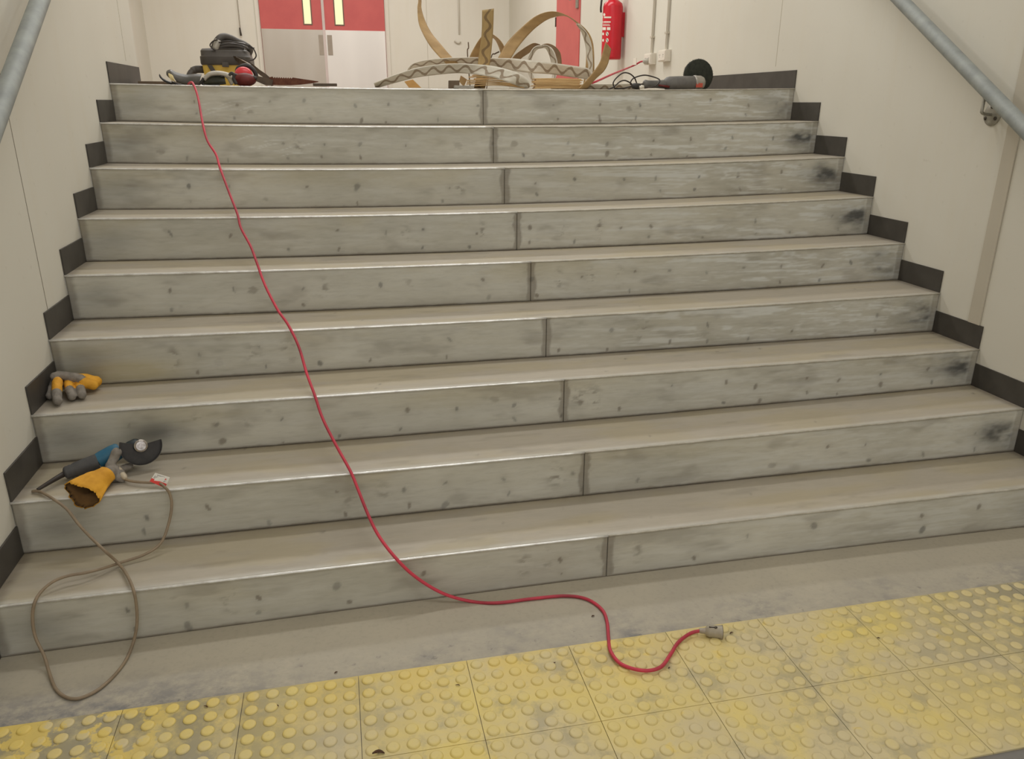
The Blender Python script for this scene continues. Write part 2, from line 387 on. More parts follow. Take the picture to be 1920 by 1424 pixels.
def riser_stain(i, X, S):
    """X along, S height above the foot (m) ; returns RGBA = dark, brown, light, yellow"""
    r = np.random.default_rng(100+i); H = .172
    n1 = fbm(X*22, S*60, 5+i); n2 = fbm(X*6, S*18, 40+i); st = fbm(X*9, S*120, 80+i)
    dark = np.zeros_like(X); br = np.zeros_like(X); lt = np.zeros_like(X); ye = np.zeros_like(X)
    # rows of screw holes left by the old nosings, two per fixing
    x = XL+.28+r.random()*.1
    while x < XR-.1:
        for row, z0 in ((0, .10+r.normal()*.008), (1, .03+r.normal()*.008)):
            if r.random() < .72:
                xx = x+r.normal()*.012; w = .0035+r.random()*.004; h = .005+r.random()*.007
                if r.random() < .12: w *= 1.7; h *= 1.6
                d = np.sqrt(((X-xx+(S-z0)*r.normal()*.25)/w)**2+((S-z0)/h)**2)+(n1-.5)*1.6
                k = 1-sstep(.7, 1.4, d)
                if r.random() < .6: dark = np.maximum(dark, k*(.32+.3*r.random()))
                else: br = np.maximum(br, k*.75)
                halo = np.exp(-(((X-xx)/.02)**2+((S-z0)/.025)**2)); br = np.maximum(br, halo*.3*n1)
        x += .215+r.normal()*.03
    for _ in range(4):                                            # stray blots
        xx = XL+.2+r.random()*3.2; z0 = .03+r.random()*.12; w = .006+r.random()*.016
        d = np.sqrt(((X-xx)/w)**2+((S-z0)/(w*.8))**2)+(n1-.5)*3
        br = np.maximum(br, (1-sstep(.5, 1.3, d))*.5*r.random())
    # brown residue either side of the joint
    jw = (.016 if i > 5 else .012)+.008*n2+r.random()*.004
    d = np.abs(X-(XJ+.002+.004*np.sin(S*50+i)))
    br = np.maximum(br, (1-sstep(jw*.7, jw*1.25, d+(n1-.5)*.010))*.66)
    br = np.maximum(br, np.exp(-((X-XJ)/.045)**2)*np.clip(n1-.4, 0, 1)*.7)
    # dirt in the corner with the tread
    br = np.maximum(br, (1-sstep(.004, .012, S+(n1-.5)*.01))*.8)
    br = np.maximum(br, (1-sstep(.0, .045, S))*.22)
    # grinding burn at both ends, from the disc where it could not reach
    s1 = .32*(.85+.3*r.random())
    cx_ = XR-.13-.03*r.random(); d = np.exp(-(((X-cx_)/.11)**2)-((S-.09-.01*r.normal())/.04)**2)
    dark = np.maximum(dark, d*s1*(.55+.8*n2))
    br = np.maximum(br, (1-sstep(.028, .036, XR-X+(n1-.5)*.012))*.4); lt = np.maximum(lt, np.exp(-((XR-X-.038+.01*(n1-.5))/.004)**2)*.5)
    cx_ = XL+.10+.03*r.random(); d = np.exp(-(((X-cx_)/.09)**2)-((S-.09)/.06)**2)
    dark = np.maximum(dark, d*(.5 if i in (1, 2, 3) else .34)*(.5+.8*n2))
    br = np.maximum(br, (1-sstep(.02, .04, X-XL+(n1-.5)*.012))*.6)
    warp = fbm(X*11, S*26, 500+i); w2 = fbm(X*30, S*70, 520+i)
    d = np.exp(-(np.maximum(XR-.10-X, 0)/.085)**2-((S-.085-.3*(warp-.5)*.2)/.05)**2)*sstep(.015, .05, XR-X)
    dark = np.maximum(dark, d*(1.0 if i in (1, 2, 3, 4, 5, 6, 7) else .45)*sstep(.12, .62, warp)*(.55+.85*w2))
    d = np.exp(-((X-XR+.07)/.06)**2-((S-.04)/.04)**2); dark = np.maximum(dark, d*.6*w2)
    for _ in range(4 if i < 6 else 1):                            # speckled rust smears
        xx = XL+.3+r.random()*2.1; w = .012+r.random()*.02
        d = np.exp(-((X-xx)/w)**2-((S-.09)/.045)**2)
        br = np.maximum(br, d*sstep(.5, .66, w2)*(.45+.4*r.random()))
    # swirls of the sanding disc, bright, mostly to the right
    right = sstep(.2, 1.5, X)
    sw = fbm(X*5+S*14*np.sin(X*3), S*95+X*4, 160+i)
    hi = sstep(.5, .66, sw)*(.2+.8*right)*(.45 if i < 3 else (1 if i < 7 else 1.25))
    lt = np.maximum(lt, hi*sstep(.42, .54, n2+.08*right))
    lt = np.maximum(lt, (1-sstep(.006, .016, S+(n1-.5)*.012))*sstep(.003, .006, S)*sstep(.45, .6, n2)*(.3+.5*right))
    # scuffed light edges
    lt = np.maximum(lt, sstep(.54, .72, st)*.34*(.15+right))
    br = np.maximum(br, sstep(.58, .8, fbm(X*5, S*14, 610+i))*.34)
    if i >= 7:                                                    # loose scribbles by the red cord
        x0 = -.93 if i == 8 else -.68
        for k in range(7):
            a = x0-.09+.04*k; sl = .18+.05*r.normal(); z0 = .08+.02*r.normal()
            zz = z0+(X-a)*sl+.004*np.sin(X*40+k)
            lt = np.maximum(lt, np.exp(-((S-zz)/.0022)**2)*sstep(a-.05, a-.02, X)*(1-sstep(a+.05, a+.10, X))*.8)
    if i == 2:                                                    # soot blown on the riser behind the grinder
        d = np.exp(-(((X+1.02)/.085)**2)-((S-.085)/.045)**2); dark = np.maximum(dark, d*.75*(.6+.6*n2))
    if i == 3:                                                    # yellow scorch above the glove
        d = np.exp(-(((X+1.16)/.16)**2)-((S-.04)/.045)**2); ye = np.maximum(ye, d*1.6)
    ye = np.maximum(ye, sstep(.45, .75, fbm(X*2.2, S*8, 220+i))*.55*sstep(.05, .16, S)*(1-.6*right))
    return np.stack([dark, br, lt, ye], -1)
def tread_stain(i, X, T):
    """T 0 at the nose .. 1 at the riser"""
    r = np.random.default_rng(300+i); n1 = fbm(X*20, T*16, 310+i); n2 = fbm(X*5, T*6, 330+i)
    br = np.zeros_like(X); dark = np.zeros_like(X); lt = np.zeros_like(X)
    br = np.maximum(br, sstep(.93, 1.0, T+(n1-.5)*.06)*.75)
    br = np.maximum(br, sstep(.8, 1.0, T)*.25)
    br = np.maximum(br, (1-sstep(.015, .05, X-XL+(n1-.5)*.02))*.6)
    br = np.maximum(br, (1-sstep(.015, .05, XR-X+(n1-.5)*.02))*.6)
    for _ in range(9):
        xx = XL+r.random()*3.6; tt = r.random(); w = .003+.004*r.random()
        d = np.sqrt(((X-xx)/w)**2+((T-tt)/(w*3))**2); dark = np.maximum(dark, np.exp(-d*d)*.6)
    dark = np.maximum(dark, sstep(.66, .8, n2)*.18)
    lt = np.maximum(lt, (1-sstep(.02, .09, T+(n1-.5)*.05))*.5)
    ye = sstep(.4, .7, fbm(X*3, T*3, 350+i))*.5
    return np.stack([dark, br, lt, ye], -1)

# ------------------------------------------------------------------ staircase
stair = thing('staircase', (XJ, 0, 0), 'wide flight of nine bare steel steps with stained grey risers between two cream walls', 'stairs')
def grid(name, P, mat, parent, stain, flip=False):
    ny, nx = P.shape[:2]
    vs = P.reshape(-1, 3)
    fs = []
    for j in range(ny-1):
        for k in range(nx-1):
            a = j*nx+k; f = (a, a+1, a+nx+1, a+nx)
            fs.append(f[::-1] if flip else f)
    o = mesh_obj(name, vs.tolist(), fs, mat, parent)
    if stain is not None: set_stain(o, stain.reshape(-1, 4))
    return o
def nose_arr(i, X):
    g = 1-((X-XL)/(XR-XL)*2-1)**2; t = (X-XL)/(XR-XL)
    if i < 0: return .025*g-GO, np.zeros_like(X)
    return i*GO+.025*g, NZL[i]*(1-t)+NZR[i]*t+(NZJ[i]-(NZL[i]+NZR[i])/2)*g
ET = .0035
for i in range(9):
    for a, b in ((XL+.003, XJ-.0010), (XJ+.0010, XR-.003)):       # two panels per riser
        nx = int((b-a)/.0055); xs = np.linspace(a, b, nx); ns = 34
        X, Tt = np.meshgrid(xs, np.linspace(0, 1, ns))
        y, zt = nose_arr(i, X); _, z0 = nose_arr(i-1, X) if i else (None, np.zeros_like(X))
        wob = .0012*(fbm(X*1.5, Tt, 900+i)-.5)*2
        P = np.stack([X, y+wob, z0+(zt-.003-z0)*Tt], -1)
        st = riser_stain(i, X, (zt-z0)*Tt)
        o = grid('riser_panel', P, M_riser, stair, st)
        m = o.modifiers.new('solid', 'SOLIDIFY'); m.thickness = .004; m.offset = -1
    # tread
    last = i == 8
    nx = 420; xs = np.linspace(XL+.001, XR-.001, nx); ns = 22
    X, Tt = np.meshgrid(xs, np.linspace(0, 1, ns))
    y, z = nose_arr(i, X)
    P = np.stack([X, y+(GO+.006)*Tt-.0015, z+(LZ-z)*Tt if last else z+0*Tt], -1)
    o = grid('tread', P, M_tread, stair, tread_stain(i, X, Tt))
    m = o.modifiers.new('solid', 'SOLIDIFY'); m.thickness = .004; m.offset = -1
    # rounded nosing edge, highlight painted pale on the worn left half
    for xa, xb, mm, rr in ((XL+.002, XJ-.001, M_nosing, .0041), (XJ+.001, XR-.002, M_nosing_dull, .0032)):
        pts = [nose(i, xa+(xb-xa)*k/40)+Vector((0, -.0015, -.003)) for k in range(41)]
        MB().tube(pts, [rr*(1+.22*noise.noise(Vector((p.x*6, i*3.3, 0)))) for p in pts], 8).build('nosing_edge', mm, stair)
# dark backing seen through the joints
for i in range(9): MB().box((XJ-.03, i*GO+.035, zfloor(i, XJ)-.02), (XJ+.03, i*GO+.04, nose(i, XJ).z-.01)).build('joint_backing', M_dark, stair, False)

# ------------------------------------------------------------------ room shell
def struct(name, mb, mat, smooth=False):
    o = mb.build(name, mat, None, smooth); o['kind'] = 'structure'; return o
YL_END = 2.882                                                    # left stair wall ends here
struct('floor', MB().box((XL-.2, -4.2, -.1), (XR+.2, 2.75, 0)), M_floor)
struct('floor_landing', MB().box((-3.2, 2.211+GO-.004, LZ-.12), (XR+.2, YB+.1, LZ)), mottled('landing_floor', srgb(176, 166, 150), srgb(160, 150, 136), 4, .5))
struct('wall_left', MB().box((XL-.15, -4.2, -.1), (XL, YL_END, CEIL)), M_wall)
struct('wall_right', MB().box((XR, -4.2, -.1), (XR+.15, YB+.1, CEIL)), M_wall)
struct('wall_back', MB().box((-3.2, YB, LZ-.1), (XR+.1, YB+.15, CEIL)), M_wallback)
struct('wall_landing_left', MB().box((-2.95, YL_END, LZ-.1), (-2.70, YB+.1, CEIL)).box((-2.95, YL_END-.12, LZ-.1), (XL-.15, YL_END, CEIL)), M_wall)
struct('ceiling', MB().box((-3.2, -4.2, CEIL), (XR+.2, YB+.2, CEIL+.1)), M_ceil)
# wall panel joints and the cover batten
struct('trim_1', MB().box((XL, .878, .72), (XL+.0008, .881, CEIL)), M_seam)
struct('trim_2', MB().bbox((XR-.006, .575, .6165), (XR, .640, CEIL), .002), M_batten)
struct('trim_3', MB().box((-1.494, YB-.0015, 2.44), (-1.489, YB, CEIL)), M_seam)
struct('trim_4', MB().box((XR-.001, 2.45, 1.70), (XR, 2.4535, CEIL)), M_batten)
struct('trim_5', MB().box((XL, 2.62, 1.69), (XL+.001, 2.6235, CEIL)), M_batten)
# stepped skirting
def skirting(name, xw, sgn, z_at, y_end):
    mb = MB(); th = .006; H = .097
    x0, x1 = sorted((xw, xw+sgn*th))
    for i in range(8):
        z = z_at[i]; mb.bbox((x0, i*GO+.002, z-.002), (x1, (i+1)*GO-.001, z+H), .0015)
        # the leg that runs down beside the riser of the next step is cut flush with the wall line
    mb.bbox((x0, 8*GO, z_at[8]-.004), (x1, y_end, z_at[8]+H), .0015)
    mb.bbox((x0, -4.2, 0), (x1, 0, H), .0015)
    o = struct(name, mb, M_skirt); return o
skirting('baseboard_left', XL, 1, NZL, YL_END)
skirting('baseboard_right', XR, -1, NZR, 3.38)
struct('baseboard_landing', MB().bbox((-2.70, YL_END+.02, LZ), (XL-.16, YL_END+.03, LZ+.02), .001), M_skirt)

# double door at the far end
dd = bpy.data.objects.new('door_1', None); dd.location = (-.385, YB, LZ); link(dd); dd['kind'] = 'structure'; bpy.context.view_layer.update()
xc = -.385; DZ = LZ+2.1; kz = 2.432
for sgn, nm in ((-1, 'left'), (1, 'right')):
    xa, xb = sorted((xc+sgn*.012, xc+sgn*.835))
    leaf = MB().box((xa, YB-.045, LZ+.01), (xb, YB-.005, DZ)).build('door_leaf', M_red_door, dd, False)
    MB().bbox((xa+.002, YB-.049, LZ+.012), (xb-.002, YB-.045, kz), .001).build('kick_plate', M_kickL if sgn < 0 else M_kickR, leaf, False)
    px0, px1 = (xc-.082, xc-.022) if sgn < 0 else (xc+.034, xc+.100)
    MB().bbox((px0, YB-.054, 2.11), (px1, YB-.049, 2.368), .001).build('push_plate', M_push, leaf, False)
    wx0, wx1 = (-.648, -.555) if sgn < 0 else (-.222, -.118)
    wx0, wx1 = hit(571, 45, 'y', YB-.05).x if sgn < 0 else hit(629.5, 46, 'y', YB-.05).x, hit(584, 45, 'y', YB-.05).x if sgn < 0 else hit(644, 46, 'y', YB-.05).x
    fr = MB()
    z0, z1, w = 2.505, 3.35, .014
    fr.box((wx0-w, YB-.053, z0-w), (wx0, YB-.045, z1+w)).box((wx1, YB-.053, z0-w), (wx1+w, YB-.045, z1+w)).box((wx0, YB-.053, z0-w), (wx1, YB-.045, z0)).box((wx0, YB-.053, z1), (wx1, YB-.045, z1+w))
    f_ = fr.build('vision_panel_frame', M_frame_dark, leaf, False)
    MB().box((wx0, YB-.050, z0), (wx1, YB-.046, z1)).build('vision_glass', M_litglass, f_ if False else leaf, False)
MB().box((xc-.018, YB-.053, LZ+.01), (xc+.018, YB-.040, DZ)).build('meeting_strip', M_astragal, dd, False)
fr = MB().box((xc-.895, YB-.02, LZ), (xc-.84, YB, DZ+.06)).box((xc+.84, YB-.02, LZ), (xc+.895, YB, DZ+.06)).box((xc-.895, YB-.02, DZ), (xc+.895, YB, DZ+.06))
fr.build('door_frame', M_wallback, dd, False)
# red door in the right wall
d2 = bpy.data.objects.new('door_2', None); d2.location = (XR, 6.95, LZ); link(d2); d2['kind'] = 'structure'; bpy.context.view_layer.update()
MB().bbox((XR-.012, 6.46, LZ+.008), (XR-.001, 7.37, LZ+2.04), .002).build('door_leaf', M_red_door, d2, False)
h = MB().bbox((XR-.03, 6.50, LZ+.86), (XR-.012, 6.56, LZ+1.02), .003).tube([(XR-.02, 6.53, LZ+.95), (XR-.07, 6.53, LZ+.95), (XR-.07, 6.64, LZ+.95)], .009)
h.build('door_handle', M_bracket, d2)
MB().box((XR-.022, 7.372, LZ+.75), (XR-.0, 7.39, LZ+.85)).box((XR-.022, 7.372, LZ+.2), (XR, 7.39, LZ+.3)).build('door_hinge', M_screw, d2, False)

# ------------------------------------------------------------------ lower floor: tactile paving
TX, TY, TS = -.692, -.294, .30
tp = thing('tactile_paving', (XJ, TY-TS, 0), 'yellow tactile paving strip of raised round domes at the foot of the steps', 'tactile paving')
def tile_mesh(x0, x1):
    mb = MB(); g = .0007
    mb.bbox((x0+g, -TS+g, 0), (x1-g, -g, .0055), .0012)
    seg = 18
    for a in range(6):
        cx = .025+.05*a
        if cx < x0+.008 or cx > x1-.008: continue
        for b in range(6):
            cy = -.025-.05*b
            R = 1
            prof = [(.0052, .0176), (.0072, .0168), (.0092, .0152), (.0101, .0134), (.0104, .011)]
            for k in range(len(prof)):
                pass
            rings = [[(cx+r*math.cos(2*PI*q/seg), cy+r*math.sin(2*PI*q/seg), z) for q in range(seg)] for z, r in prof]
            n = len(mb.v); mb.ring_loft(rings, False)
            m = len(mb.v)-seg; mb.f.append(tuple(m+q for q in range(seg)))
    me_o = mb.build('paving_tile', M_tact, tp, True); me_o.data.set_sharp_from_angle(angle=math.radians(40))
    return me_o
full = None
for row in (0, 1):
    for k in range(-3, 10):
        x0 = TX+TS*k; lo = max(0, XL+.008-x0); hi = min(TS, XR-.008-x0)
        if hi-lo < .01: continue
        if lo == 0 and hi == TS:
            if full is None: full = tile_mesh(0, TS); o = full
            else: o = full.copy(); link(o); o.parent = tp; o.matrix_parent_inverse = full.matrix_parent_inverse
        else: o = tile_mesh(lo, hi)
        o.location = (x0, TY-TS*row, 0)

# ------------------------------------------------------------------ handrails
def rail_dir(): return Vector((0, GO, RI)).normalized()
def handrail(name, x, y0, z0, xw, label, brackets, ya, yb_):
    SL = RI/GO*1.006
    t = thing(name, (x, y0, z0), label, 'handrail')
    P = lambda y: Vector((x, y, z0+(y-y0)*SL))
    pts = [P(ya), P(yb_)]
    mid = [P(ya+(yb_-ya)*k/20) for k in range(21)]
    mb = MB().tube(mid, .0285, 28); mb.build('pipe', M_galv, t)
    for by, bz in brackets:
        sg = 1 if xw > x else -1
        rose = MB().lathe([(0, .043), (.004, .044), (.008, .040), (.011, .02)], (xw, by, bz), (-sg, 0, 0), 28).build('bracket_rose', M_bracket, t, auto=40)
        for k in range(3):
            a = PI/2+2*PI*k/3
            MB().lathe([(0, .008), (.003, .0075), (.0045, .004)], (xw-sg*.0085, by+.029*math.cos(a), bz+.029*math.sin(a)), (-sg, 0, 0), 12).build('screw', M_screw, rose)
        top = P(by-.03); top = Vector((x, by-.02, top.z-.026))
        arm = spline([(xw-sg*.008, by, bz), (xw-sg*.05, by-.012, bz+.002), (x-sg*.004, by-.028, bz+.008), (x-sg*.012, by-.034, bz+.018), (x-sg*.004, by-.026, bz+.06), top], 8)
        MB().tube(arm, .0062, 12).build('bracket_arm', M_bracket, t)
    return t
handrail('handrail', 2.165, 1.301, 1.926, XR, 'grey galvanised pipe handrail on the right wall with its round bracket showing', [(.731, 1.453), (2.45, 2.55)], -1.2, 2.9)
handrail('handrail', -1.305, 1.13, 1.815, XL, 'scuffed grey pipe handrail at the upper left edge of the stairs', [(2.35, 2.48)], -1.2, 2.75)

# ------------------------------------------------------------------ cords
def cord(pts, r, name, mat, parent, n=8, seg=10):
    return MB().tube(spline(pts, n), r, seg).build(name, mat, parent)
red_px = [(362,157),(371,182),(380,231),(389,264),(405,290),(413,316),(430,362),(445,401),(452,428),(470,462),(482,494),(497,535),(520,580),(540,609),(560,650),(575,700),(590,741),(605,785),(630,835),(657,884),(672,920),(690,965),(710,1005),(742,1047)]
nose_i = {231:7,316:6,401:5,494:4,609:3,741:2,884:1,1047:0}
ks = [None]*len(red_px)
for k, (u, v) in enumerate(red_px):
    if v in nose_i: ks[k] = nose_i[v]
ks[0] = 8
anchor = [k for k in range(len(ks)) if ks[k] is not None]
def ydep(k):
    a = max(q for q in anchor if q <= k); b = min([q for q in anchor if q >= k])
    ya = 2.225 if ks[a] == 8 else ks[a]*GO+.02; yb2 = ks[b]*GO+.02 if ks[b] != 8 else 2.225
    if a == b: return ya-.012
    va, vb = red_px[a][1], red_px[b][1]; f = (red_px[k][1]-va)/(vb-va)
    # cord falls close to the riser, then bridges to the next nosing
    y = ya+(yb2-ya)*f
    return y-.012
P = [hit(365, 154, 'y', 2.30), ]
P = [Vector((-1.05, 2.62, LZ+.008)), Vector((-1.062, 2.42, LZ+.008)), hit(361, 155.5, 'y', 2.235)]
P += [hit(u, v, 'y', ydep(k)) for k, (u, v) in enumerate(red_px) if k > 0]
P += [hit(780, 1083, 'y', -.006), hit(830, 1113, 'y', -.02)]
for u, v in ((882,1128),(932,1131),(1000,1123),(1060,1118),(1100,1124),(1128,1143),(1138,1166),(1141,1198)): P.append(hit(u, v, 'z', .0058))
for u, v in ((1145,1222),(1165,1246),(1205,1258),(1238,1252),(1257,1228),(1272,1205),(1295,1188)): P.append(hit(u, v, 'z', .0165))
P.append(hit(1314, 1183.5, 'z', .022)); P.append(hit(1322, 1183.5, 'z', .022))
ec = thing('extension_cord', P[-1].copy(), 'long red extension cord running down all the steps onto the yellow paving', 'cord')
cord(P, .0052, 'cable', M_cordred, ec, 10)
a = hit(1311, 1183, 'z', .022); b = hit(1354, 1186, 'z', .022); ax = (b-a); L_ = ax.length
so = MB().lathe([(0, .0065), (.004, .008), (L_*.25, .009), (L_*.34, .0145), (L_*.42, .0175), (L_*.85, .0185), (L_*.97, .0205), (L_, .0205)], a, ax, 28).build('socket', M_glassy, ec, auto=35)
up = Vector((0, 0, 1)); side = ax.normalized().cross(up)
q = a+ax*.60+up*.0178+side*.004
MB().ball(q+ax.normalized()*.006, (.0055, .0045, .0025), 12).tube([q+ax.normalized()*.004, q-ax.normalized()*.010], .0018, 8).ball(q-ax.normalized()*.011, (.003, .003, .002), 10).build('terminal_screw', M_screw, so)
MB().lathe([(0, .0207), (.0015, .0207)], a+ax*.985, ax, 28).build('socket_face', M_smallbrown, so)

# ------------------------------------------------------------------ small grinder on the second tread with its beige cord
gr = thing('angle_grinder', (-1.13, .43, .35), 'small dark angle grinder with a blue band lying beside a glove on the second step', 'grinder')
A = Vector((-1.266, .403, .374)); B = Vector((-1.175, .437, .390)); Cc = Vector((-1.112, .468, .412))
d1 = (B-A)
MB().lathe([(-.004, .012), (0, .019), (.006, .0215), (.012, .0205), (.016, .0225), (.022, .021), (.03, .0235), (.05, .0245), (d1.length, .0270)], A, d1, 28).build('grip', M_grind, gr, auto=50)
d2_ = Cc-B
MB().lathe([(-.001, .0245), (.0, .0265), (.015, .0285), (.05, .0290), (d2_.length-.006, .027), (d2_.length, .022)], B, d2_, 28).build('motor_band', M_blue, gr, auto=50)
Gc = Vector((-1.078, .470, .412))
MB().lathe([(-.03, .018), (-.022, .024), (0, .027), (.02, .026), (.03, .020), (.036, .012)], Gc, d2_, 24).build('gear_head', M_teal, gr)
S0 = hit(264, 836, 'y', .445); nrm = (CAM-S0).normalized(); nrm = (nrm+Vector((.12, -.25, .0))).normalized()
MB().tube([Gc, S0-nrm*.004], .016, 20).build('spindle_neck', M_teal, gr)
# half-round guard: shallow dish below the spindle
g = MB(); ex = Vector((1, .12, 0)); ex = (ex-nrm*ex.dot(nrm)).normalized(); ey = nrm.cross(ex)
RG = .064; rings = []
for rad, off in ((.012, 0), (.055, .0), (RG-.003, .0), (RG, .002), (RG, .020), (RG-.002, .020), (RG-.002, .003), (.055, .003), (.012, .003)):
    rings.append([S0+ex*math.cos(t)*rad*1.0+ey*math.sin(t)*rad - nrm*(.012) + nrm*off for t in [PI*(1.0-.10)+ (PI*1.16)*k/40 for k in range(41)]])
n0 = len(rings[0]); g.v = [p for r in rings for p in r]
for i in range(len(rings)):
    i2 = (i+1) % len(rings)
    for j in range(n0-1): g.f.append((i*n0+j, i*n0+j+1, i2*n0+j+1, i2*n0+j))
g.f.append(tuple(i*n0 for i in range(len(rings)))); g.f.append(tuple(i*n0+n0-1 for i in range(len(rings)))[::-1])
g.build('disc_guard', M_guard, gr, auto=35)
MB().lathe([(-.006, .019), (0, .0205), (.004, .0205), (.006, .016), (.008, .0155), (.012, .015), (.013, .008), (.016, .0075), (.0165, .003)], S0, nrm, 32).build('flange_nut', M_shiny, gr, auto=30)
# dark strain relief and cord
t0 = hit(70, 919, 'z', .362)
MB().tube(spline([A, (A+t0)/2+Vector((.004, 0, .003)), t0], 8), [.0095-.0045*k/16 for k in range(17)], 12).build('cord_boot', M_blackcord, gr)
cp = [t0+Vector((0, 0, -.002)), (61,922,'z',.355), (77,923,'z',.358), (101,937,'y',.262), (125,955,'y',.235), (147,983,'y',.21), (169,1007,'y',.17), (195,1032,'y',.12), (221,1056,'z',.187), (237,1077,'z',.182),
      (250,1106,'y',-.008), (256,1139,'y',-.016), (256.5,1172,'y',-.025), (250,1205,'y',-.035), (235.6,1239,'z',.006), (213.5,1268,'z',.005), (184,1294,'z',.005), (154.6,1308.5,'z',.005), (136,1311,'z',.005), (118,1305,'z',.005), (103,1290,'z',.005), (92,1261,'z',.012),
      (83,1231,'z',.034), (66,1194,'y',-.032), (61,1158,'y',-.02), (66,1128,'y',-.006), (81,1106,'z',.19), (103,1089.5,'z',.2), (129,1080,'z',.2), (158,1075,'z',.197), (191,1067,'z',.189), (224.5,1056,'z',.180), (272,1040,'z',.185),
      (302,1018,'y',.20), (316.5,981,'y',.235), (322,948,'y',.258), (318,926,'y',.268), (309,914,'z',.357), (298,906,'z',.356), (282,905.5,'z',.356), (262,904.5,'z',.356), (243,902,'z',.357), (230,897,'z',.359), (224,894,'z',.361)]
cp = [c if isinstance(c, Vector) else hit(*c) for c in cp]
cc = cord(cp, .0044, 'power_cord', M_cordgrey, gr, 8, 10)
# plug nose held in the glove
pa = hit(236, 898, 'z', .361); pb = hit(222, 884, 'z', .372)
MB().lathe([(0, .005), (.005, .0075), (.012, .010), ((pb-pa).length, .0135), ((pb-pa).length+.012, .014)], pa, pb-pa, 20).build('plug', mottled('beige_plug', srgb(190, 176, 152), srgb(170, 156, 134), 20, .5), cc)
# folded test tag around the cord
TLp, TRp, BRp, BLp = hit(291,887,'y',.318), hit(318.5,895.5,'y',.306), hit(309.5,916,'y',.292), hit(280.5,903,'y',.304)
nt = (TRp-TLp).cross(BLp-TLp).normalized()
if nt.dot(CAM-TLp) < 0: nt = -nt
def q2(s, t, o=0): return (TLp*(1-s)+TRp*s)*(1-t)+(BLp*(1-s)+BRp*s)*t+nt*o
def patch(s0, s1, t0_, t1_, o0, o1):
    mb = MB(); vs = [q2(s, t, o) for o in (o0, o1) for s, t in ((s0, t0_), (s1, t0_), (s1, t1_), (s0, t1_))]
    mb.add(vs, [(0,1,2,3),(7,6,5,4),(0,4,5,1),(1,5,6,2),(2,6,7,3),(3,7,4,0)]); return mb
tg = patch(0, 1, 0, 1, -.006, 0).build('test_tag', M_tagw, cc, False); tag(tg, 'white paper tag with a red lower band')
patch(.0, 1, .62, 1.0, .0, .0006).build('red_band', M_tagr, tg, False)
mb = MB()
for t, s0, s1 in ((.10, .2, .72), (.17, .2, .62), (.29, .08, .60), (.38, .08, .86), (.46, .08, .86), (.52, .10, .8)):
    x = s0
    while x < s1: w = random.uniform(.04, .10); q_ = patch(x, min(x+w, s1), t, t+.045, 0, .0005); mb.add(q_.v, q_.f); x += w+.02
mb.build('printed_lines', M_ink, tg, False)
mb = MB(); mb.add([q2(.74, .33, .0008), q2(.88, .33, .0008), q2(.81, .18, .0008)], [(0, 1, 2)]); mb.build('warning_triangle', M_tagr, tg, False)

# ------------------------------------------------------------------ gloves (voxel-fused shells)
def fuse(name, caps, mats, parent, voxel=.0022, wob=.0012):
    """caps: list of (p0, r0, p1, r1, material index, squash) fused into one skin; faces take the nearest capsule's material"""
    mb = MB()
    for p0, r0, p1, r1, *_ in caps:
        p0, p1 = Vector(p0), Vector(p1); L = (p1-p0).length; n = max(2, int(L/.004))
        rr = [r0+(r1-r0)*k/n for k in range(n+1)]
        mb.tube([p0.lerp(p1, k/n) for k in range(n+1)], rr, 14)
        mb.ball(p0, r0*.995, 14); mb.ball(p1, r1*.995, 14)
    tmp = mb.build('tmp', mats[0], None)
    m = tmp.modifiers.new('r', 'REMESH'); m.mode = 'VOXEL'; m.voxel_size = voxel; m.use_smooth_shade = True
    s = tmp.modifiers.new('s', 'SMOOTH'); s.iterations = 6; s.factor = .5
    dg = bpy.context.evaluated_depsgraph_get()
    me = bpy.data.meshes.new_from_object(tmp.evaluated_get(dg)); bpy.data.objects.remove(tmp)
    for v in me.vertices:
        v.co += v.normal*wob*noise.noise(v.co*55)*1.6 + v.normal*wob*noise.noise(v.co*150)*.5
    me.materials.clear()
    for mm in mats: me.materials.append(mm)
    for p in me.polygons:
        c = p.center; best = 1e9; bi = 0
        for p0, r0, p1, r1, mi, *_ in caps:
            d = Vector(p1)-Vector(p0); L2 = d.length_squared
            t = 0 if L2 < 1e-9 else max(0, min(1, (c-Vector(p0)).dot(d)/L2))
            dist = (c-(Vector(p0)+d*t)).length-(r0+(r1-r0)*t)
            if dist < best: best = dist; bi = mi
        p.material_index = bi; p.use_smooth = True
    me.name = name
    o = bpy.data.objects.new(name, me); link(o)
    if parent is not None:
        o.parent = parent; o.matrix_parent_inverse = parent.matrix_world.inverted()
    return o
g1 = thing('work_glove', (-1.29, .70, NZL[2]), 'yellow and grey work glove curled palm down on the third step by the left wall', 'glove')
zt = .526
def onz(u, v, r): return hit(u, v, 'z', zt+r)
caps = []
